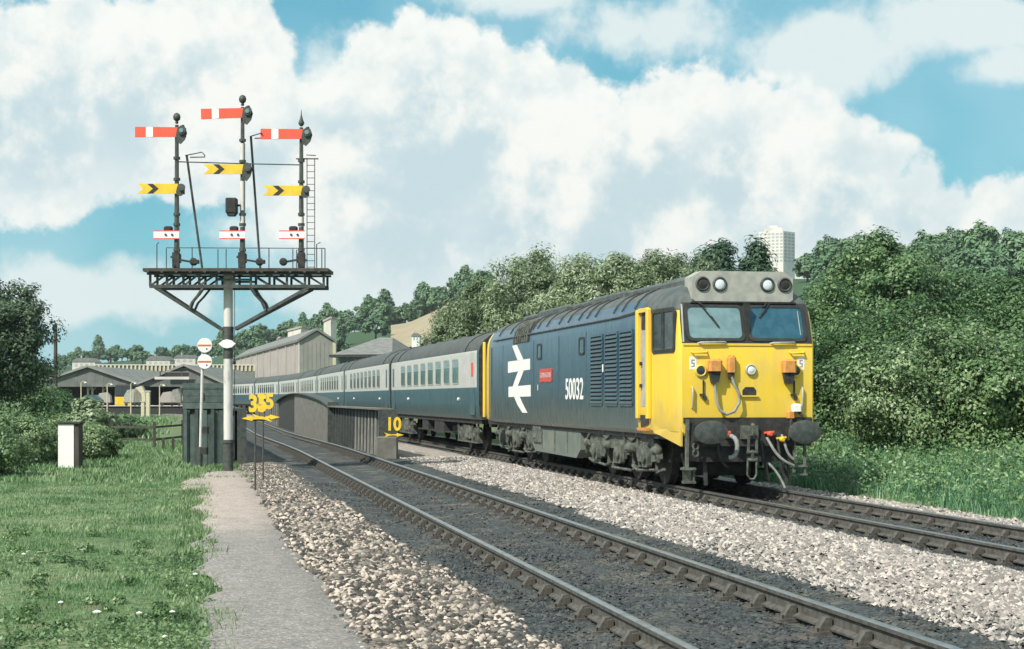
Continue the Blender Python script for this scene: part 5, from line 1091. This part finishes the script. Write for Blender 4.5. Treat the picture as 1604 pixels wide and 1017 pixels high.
def trunk_mb(h, r, rx, rz, zc, nb=7, s=1):
    mb = MB(); r_ = random.Random(s); top = zc + rz * .35
    mb.tube([(0, 0, -.3), (r_.uniform(-.1, .1), .05, h * .5), (r_.uniform(-.2, .2), 0, max(h, zc)), (0, 0, top)], [r * 1.25, r, r * .7, r * .25], 8)
    for i in range(nb):
        a = i * 2.4 + r_.random(); z0 = h * r_.uniform(.55, 1.0); e = (math.cos(a) * rx * .7, math.sin(a) * rx * .7, zc + rz * r_.uniform(-.2, .55)); mid = (e[0] * .45, e[1] * .45, (z0 + e[2]) / 2 + .1 * rz)
        mb.tube([(0, 0, z0), mid, e], [r * .55, r * .35, r * .1], 6)
    return mb
def tree(name, label, cat, base, h, rx, rz, mats, nc, nl, ls, group=None, shape=None, trunk=True, ry=None, aspect=.55, zc=None, twigs=0, **kw):
    R = empty(name, base, random.uniform(0, 6)); tag(R, label, cat, group); zc = h - rz if zc is None else zc
    p, n = crown_points(rx, ry or rx, rz, nc, nl, shape, **kw); p[:, 2] += zc
    k = p[:, 2] > .05; p, n = p[k], n[k]
    v, f = leafcloud(p, n, ls, aspect); o = bpy.data.objects.new('crown' if trunk else 'foliage', rawmesh('crown', v, f, mats)); link(o, R)
    if trunk is not None: trunk_mb(max(zc - rz * .6, .8), max(.06, h * .022), rx, rz, zc, 7, int(h * 100)).build('trunk' if trunk else 'stems', M['bark'], R, 40)
    return R
def at(x, d, y=None):               # column and depth -> point on the ground
    p = P(x, HY, d); return Vector((p.x, p.y, float(ground_z(p.x, p.y))))
def hpx(y, d, base): return CH + (HY - y) * d / F - base.z

# right-hand bushes beside the train
for x, d, ytop, r, m, lb, nc, nl, ls in (
        (1330, 44, 520, 1.9, L_GREEN, 'leafy green bush close behind the right buffer of the locomotive', 150, 230, .046),
        (1475, 38, 522, 2.3, L_BUSH, 'pale grey green rounded bush right of the cab, lit in front of the dark trees', 210, 230, .046),
        (1590, 37, 545, 2.0, L_GREEN, 'leafy bush at the right edge of the photo above the grass bank', 150, 230, .046),
        (1400, 47, 480, 2.4, L_GREEN, 'middle green bush between the rounded pale bush and the cab', 160, 230, .05),
        (1300, 54, 450, 2.3, L_GREEN, 'tall bush showing just right of the cab windows', 150, 220, .055),
        (1560, 46, 470, 2.7, L_DEEP, 'dark bush behind the pale rounded bush towards the right edge', 170, 220, .055)):
    b = at(x, d); h = hpx(ytop, d, b); tree('bush', lb, 'bush', b, h, r, h * .52, m, int(nc * .7), int(nl * 1.3), ls, trunk=False, cr=.26, shell=(.5, 1.04), low=-.95)
for x, d, ytop, r, m, lb, nc, nl, ls in (
        (1385, 66, 377, 2.9, L_DEEP, 'tall dark tree with ragged pointed top behind the bushes right of the cab', 170, 230, .085),
        (1500, 74, 432, 3.3, L_DEEP, 'broad dark tree behind the pale rounded bush', 180, 230, .085),
        (1590, 66, 440, 2.8, L_DEEP, 'dark green tree filling the right edge of the photo', 160, 230, .08),
        (1290, 82, 446, 2.4, L_GREEN, 'green tree whose top shows just right of the headcode panel', 130, 220, .09)):
    b = at(x, d); h = hpx(ytop, d, b); tree('broadleaf_tree', lb, 'tree', b, h, r, h * .46, m, int(nc * .62), int(nl * 1.45), ls, cr=.27, shell=(.5, 1.06), low=-.9)
# the pale willows and the two dark conifers behind the locomotive
for x, d, ytop, r, lb in ((835, 92, 390, 3.0, 'tall silvery willow behind the rear of the locomotive, the highest of its row'), (765, 98, 440, 2.6, 'small silvery willow at the left end of the willow row'), (905, 88, 404, 2.8, 'silvery willow behind the middle of the locomotive roof'),
                          (975, 86, 396, 2.9, 'broad silvery willow above the locomotive roof hatches'), (1045, 84, 388, 2.9, 'silvery willow just left of the two dark conifers'), (715, 112, 474, 2.6, 'low pale willow above the first coach roof')):
    b = at(x, d); h = hpx(ytop, d, b); tree('willow_tree', lb, 'tree', b, h, r, h * .5, L_WILLOW, 170, 220, .11, group='pale willows behind the locomotive', aspect=.32, cr=.26, shell=(.45, 1.0), up=.3, low=-.9)
def cone(c): 
    z = (c[:, 2] / (np.abs(c[:, 2]).max() + 1e-6) + 1) / 2; c[:, :2] *= (1.15 - .8 * z)[:, None]; return c
for x, d, ytop, r, lb in ((1130, 100, 376, 2.9, 'dark pointed conifer left of the tower block'), (1184, 102, 372, 2.0, 'narrow dark conifer touching the tower block'), (1100, 104, 392, 2.0, 'shorter dark conifer at the end of the willows')):
    b = at(x, d); h = hpx(ytop, d, b); tree('conifer_tree', lb, 'tree', b, h, r, h * .48, L_PINE, 120, 130, .16, aspect=.35, cr=.27, shape=cone, low=-.9)
# left-hand tree, hedge and weeds
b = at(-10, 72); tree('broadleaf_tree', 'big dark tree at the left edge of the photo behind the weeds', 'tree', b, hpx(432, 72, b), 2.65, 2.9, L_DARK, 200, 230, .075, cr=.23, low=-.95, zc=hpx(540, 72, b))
for x, d, ytop, r, m, lb in ((20, 84, 585, 2.4, L_DEEP, 'dark shaded bush under the big left tree'), (75, 90, 612, 1.6, L_DEEP, 'dark low bush at the foot of the telegraph pole'), (140, 66, 628, 1.0, L_WILLOW, 'small pale bush behind the white cabinet'), (112, 72, 645, 1.1, L_WEED, 'low weedy bush left of the small pale bush'), (190, 78, 655, 1.3, L_WEED, 'low green bush behind the rail fence')):
    b = at(x, d); h = hpx(ytop, d, b); tree('bush', lb, 'bush', b, h, r, h * .5, m, 60, 130, .085, trunk=False, cr=.34, low=-.95)
for x, d, ytop, r, lb in ((15, 46, 652, 1.25, 'tall nettle bank at the left edge beside the grass'), (62, 49, 656, 1.15, 'tall nettle clump left of the white cabinet'), (-25, 40, 660, 1.2, 'nearest nettle clump at the very left edge'), (138, 52, 668, 1.0, 'weedy clump just right of the white cabinet')):
    b = at(x, d); h = hpx(ytop, d, b); tree('weed_clump', lb, 'weeds', b, h, r, h * .55, L_WEED, 110, 170, .042, trunk=False, cr=.33, low=-.99)

# wooded hills: six crowns shared by many trees
def hill_crown(i):
    r = 4.2; tall = (0, 0, 0, .9, 0, .3)[i % 6]
    p, n = crown_points(r, r, r * (.85 + tall), 46, 58, cone if tall > .5 else None, cr=.30, shell=(.5, 1.0), low=-.6); p[:, 2] += r * (1.05 + tall)
    v, f = leafcloud(p, n, .42, .7); t = trunk_mb(3.2, .3, 3, 3, 5, 4, i); tv = np.array([tuple(x) for x in t.v]); 
    me = rawmesh('hill_tree', v, f, [L_HILL, M['bark']]); return me, t.mesh('trunk', M['bark'])
HC = [hill_crown(i) for i in range(6)]
def hill_tree(X, Y, sc, kind):
    z = float(ground_z(X, Y)); R = empty('hill_tree', (X, Y, z - .4), random.uniform(0, 6.28)); s = sc; R.scale = (s, s, s * random.uniform(.85, 1.2)); inst('crown', HC[kind][0], R); inst('trunk', HC[kind][1], R); return R
def in_field(x, dn): return 612 < x < 724 and .64 < dn < .93
spots = []
for x0, x1, n, dmin in ((95, 350, 24, .8), (340, 770, 130, .60), (1225, 1420, 34, .66), (1420, 1640, 74, .62), (770, 1225, 5, .9)):
    for _ in range(n):
        x = random.uniform(x0, x1); dn = random.choice((random.uniform(dmin, 1.0), random.uniform(.9, 1.04)))
        if in_field(x, dn) or 1180 < x < 1262: continue
        spots.append((x, dn))
for x in list(np.arange(95, 360, 15)) + list(np.arange(360, 770, 15)) + list(np.arange(1268, 1640, 17)): spots.append((x + random.uniform(-5, 5), random.uniform(.97, 1.02)))
for x, dn in spots:
    A = math.atan((x - CX) / F) + PSI; R_ = float(np.interp(math.degrees(A), _ra, _rd)) * dn; X, Y = math.sin(A) * R_, math.cos(A) * R_
    sc = random.uniform(.6, 1.1) * (1.05 if 480 < x < 1200 else .85 if x < 480 else 1.0); k = random.choice((0, 1, 2, 4, 0, 1, 2, 4, 0, 1, 2, 5) if random.random() < .9 or x > 1200 else (3, 5)); t = hill_tree(X, Y, sc, k)
    sky_ = dn > .95
    if k == 3: lb, g = ('pointed dark conifer standing among the rounded trees of the wooded hills', 'pointed conifers on the hills')
    elif x < 360: lb, g = ('distant rounded tree on the skyline of the low ridge behind the station', 'skyline trees behind the station') if sky_ else ('distant rounded tree on the slope of the low ridge behind the station', 'slope trees behind the station')
    elif x < 1000: lb, g = ('rounded tree on the skyline of the hill behind the coaches and shed', 'skyline trees behind the coaches') if sky_ else ('rounded tree on the slope of the hill behind the coaches and shed', 'slope trees behind the coaches')
    else: lb, g = ('rounded tree on the skyline of the dark hillside at the upper right', 'skyline trees at the upper right') if sky_ else ('rounded tree on the slope of the dark hillside at the upper right', 'slope trees at the upper right')
    tag(t, lb, 'tree', g)
def field():
    v = []; n = 14; m_ = 6
    for j in range(m_ + 1):
        for i in range(n + 1):
            x = 612 + i * (724 - 612) / n; dn = .66 + .27 * j / m_; A = math.atan((x - CX) / F) + PSI; R_ = float(np.interp(math.degrees(A), _ra, _rd)) * dn; X, Y = math.sin(A) * R_, math.cos(A) * R_
            v.append((X, Y, float(ground_z(X, Y)) + .8))
    f = [(j * (n + 1) + i, j * (n + 1) + i + 1, (j + 1) * (n + 1) + i + 1, (j + 1) * (n + 1) + i) for j in range(m_) for i in range(n)]
    tag(link(bpy.data.objects.new('field', rawmesh('field', np.array(v), np.array(f), M['field'], 4, True))), 'tan stubble field on the hillside above the coaches', kind='structure')
field()

# ------------------------------------------------------------------ grass, weeds and flowers
def blades(name, label, regions, m):
    V = []; Fc = []; base = 0
    for (l0, l1, y0, y1, dens, h0, h1, wd, nb, spread, lean) in regions:
        n = int((l1 - l0) * (y1 - y0) * dens); l = rng.uniform(l0, l1, n); y = rng.uniform(y0, y1, n); patch = .5 + .5 * np.sin(l * 1.9 + y * .7) * np.sin(y * 1.3 - l * .8); patch = np.clip(patch * .7 + .3 * (.5 + .5 * np.sin(l * 5.3 + 2 * np.sin(y * 2.1)) * np.sin(y * 3.7 + l)), 0, 1); k = rng.uniform(0, 1, n) < .28 + .72 * patch; l, y, patch = l[k], y[k], patch[k]; n = len(l)
        z = np.where((l > .95) & (l < 12.15), np.interp(l, _bl, _bz), ground_z(l + off(y), y)) - .02; c = np.repeat(np.stack([l + off(y), y, z], -1), nb, 0); N_ = len(c)
        c[:, :2] += rng.normal(0, spread, (N_, 2)); h = rng.uniform(h0, h1, N_) * np.repeat(.6 + .7 * patch, nb); a = rng.uniform(0, 6.28, N_); w = wd * rng.uniform(.6, 1.4, N_)
        d = np.stack([np.cos(a), np.sin(a), np.zeros(N_)], -1); s = np.stack([-np.sin(a), np.cos(a), np.zeros(N_)], -1); ln = (rng.uniform(.15, 1.0, N_) * lean * h)[:, None]
        p0 = c - s * w[:, None]; p1 = c + s * w[:, None]; mid = c + d * ln * .35 + np.array([0, 0, 1]) * (h * .6)[:, None]; tip = c + d * ln + np.array([0, 0, 1]) * h[:, None]
        V.append(np.stack([p0, p1, mid + s * w[:, None] * .7, tip, mid - s * w[:, None] * .7], 1).reshape(-1, 3)); q = np.arange(N_)[:, None] * 5 + base
        Fc.append(np.concatenate([q + np.array([[0, 1, 2, 4]]), q + np.array([[4, 2, 3, 3]])], 0)); base += N_ * 5
    V = np.concatenate(V); Fc = np.concatenate(Fc); quads = Fc[Fc[:, 2] != Fc[:, 3]]; tris = Fc[Fc[:, 2] == Fc[:, 3]][:, :3]
    me = bpy.data.meshes.new(name); me.vertices.add(len(V)); me.vertices.foreach_set('co', V.astype(np.float32).ravel()); li = np.concatenate([quads.ravel(), tris.ravel()]).astype(np.int32)
    me.loops.add(len(li)); me.loops.foreach_set('vertex_index', li); nq, nt = len(quads), len(tris); me.polygons.add(nq + nt)
    me.polygons.foreach_set('loop_start', np.concatenate([np.arange(nq) * 4, nq * 4 + np.arange(nt) * 3]).astype(np.int32)); me.polygons.foreach_set('loop_total', np.concatenate([np.full(nq, 4), np.full(nt, 3)]).astype(np.int32)); me.materials.append(m); me.update(calc_edges=True)
    tag(link(bpy.data.objects.new(name, me)), label, kind='stuff')
#            l0    l1   y0  y1  dens h0   h1   w     nb sp   lean
blades('grass', 'rough mown grass of the left verge', [(-3.2, .06, 9.5, 16, 400, .02, .06, .0032, 8, .035, 1.2), (-4.2, .04, 16, 24, 220, .025, .075, .0045, 8, .05, 1.1), (-6.5, -.10, 24, 38, 95, .03, .09, .007, 8, .08, 1.0), (-13, .1, 38, 75, 18, .06, .18, .015, 7, .16, .9), (-34, -1.5, 75, 165, 2.2, .15, .4, .04, 7, .4, .8)], GRASS)
blades('grass', 'longer dark grass overhanging the left edge of the path', [(-.2, .30, 9.5, 18, 170, .05, .15, .0045, 9, .06, 1.2), (-.22, .26, 18, 40, 100, .05, .14, .007, 8, .06, 1.0), (.3, 1.2, 39, 48, 60, .05, .14, .01, 7, .08, .9)], L_WEED)
blades('grass', 'lush long grass on the bank to the right of the train', [(12.1, 16.0, 18, 34, 46, .14, .36, .009, 8, .09, 1.0), (12.1, 21, 34, 62, 22, .2, .45, .015, 8, .12, .9)], GRASS_B)
def lowweeds():
    n = 42000; l = rng.uniform(-3.4, .1, n); y = 9.5 + 11 * rng.uniform(0, 1, n) ** 1.7; k = (np.sin(l * 2.3 + 1) + np.sin(y * 1.1 + l) + rng.normal(0, .6, n)) > .75 - (y < 13.5) * .9; l, y = l[k], y[k]; n = len(l)
    p = np.stack([l, y, ground_z(l, y) + rng.uniform(.01, .10, n) * (1 + 1.0 * (y < 13))], -1); nr = rng.standard_normal((n, 3)) * .5 + np.array([0, 0, .9]); nr /= np.linalg.norm(nr, axis=1, keepdims=True); v, f = leafcloud(p, nr, .019, .6)
    tag(link(bpy.data.objects.new('ground_cover', rawmesh('ground_cover', v, f, L_WEED))), 'broad leaved weeds in the grass of the left foreground', kind='stuff')
    m = 150; cy = 9.8 + 14 * rng.uniform(0, 1, m) ** 1.6; cl = rng.uniform(-3.2, .15, m) * np.clip(cy / 14, .75, 1.3); cr_ = rng.uniform(.06, .17, m)
    q = rng.standard_normal((m, 110, 3)); q /= np.linalg.norm(q, axis=2, keepdims=True); q[..., 2] = np.abs(q[..., 2]) * .8
    p = np.stack([cl, cy, ground_z(cl, cy)], -1)[:, None] + q * cr_[:, None, None] * rng.uniform(.4, 1, (m, 110, 1)); nr = q + rng.standard_normal(q.shape) * .4; nr /= np.linalg.norm(nr, axis=2, keepdims=True)
    v, f = leafcloud(p.reshape(-1, 3), nr.reshape(-1, 3), .019, .55)
    tag(link(bpy.data.objects.new('ground_cover', rawmesh('ground_cover', v, f, L_GREEN))), 'dark leafy weed tufts standing up in the left foreground grass', kind='stuff')
    n = 26000; l = rng.uniform(12.2, 18, n); y = rng.uniform(19, 48, n); p = np.stack([l, y, ground_z(l, y) + rng.uniform(.08, .5, n)], -1); nr = rng.standard_normal((n, 3)) * .5 + np.array([-.2, -.2, .8]); nr /= np.linalg.norm(nr, axis=1, keepdims=True); v, f = leafcloud(p, nr, .042, .5)
    tag(link(bpy.data.objects.new('ground_cover', rawmesh('ground_cover', v, f, L_GREEN))), 'leafy weeds among the long grass of the right bank', kind='stuff')
lowweeds()
for i, (x, y, lb) in enumerate(((152, 965, 'largest white flower head in the foreground grass'), (95, 950, 'white flower head left of the largest one'), (218, 967, 'white flower head near the path, upper of a pair'), (258, 1005, 'white flower head lowest in the grass near the path'), (37, 873, 'small white flower by the dark weeds at the left'), (306, 905, 'lone white flower close to the path edge'), (270, 965, 'small white flower right of the pair'))):
    p = onground(x, y, -.08); R = empty('white_flower', (p.x, p.y, -.2)); tag(R, lb, 'flower', 'white flowers in the grass'); MB().tube([(0, 0, 0), (.01, 0, .15)], .004, 5).build('stem', GRASS, R)
    q = MB(); r = .030 if i == 0 else .019
    for k in range(9): a = k * .698; q.lathe([(.003, 0), (r * .4, .004), (r * .35, .010)], (r * .75 * math.cos(a), r * .75 * math.sin(a), .15), (math.cos(a) * .5, math.sin(a) * .5, 1), 6)
    q.lathe([(r * .4, 0), (r * .5, .012), (.002, .018)], (0, 0, .15), (0, 0, 1), 8); q.build('flower_head', M['white'], R)

# ------------------------------------------------------------------ the air between here and the hills
def haze():
    m = bpy.data.materials.new('thin haze'); m.use_nodes = True; n = m.node_tree.nodes; n.clear(); o = n.new('ShaderNodeOutputMaterial'); v = n.new('ShaderNodeVolumePrincipled')
    v.inputs['Color'].default_value = (.86, .93, 1.0, 1); v.inputs['Density'].default_value = .00012; v.inputs['Anisotropy'].default_value = .2; m.node_tree.links.new(v.outputs[0], o.inputs['Volume'])
    tag(MB().box(-1600, 1600, -600, 2000, -3, 125).build('haze', m), 'thin summer haze over the whole valley', kind='stuff')
haze()
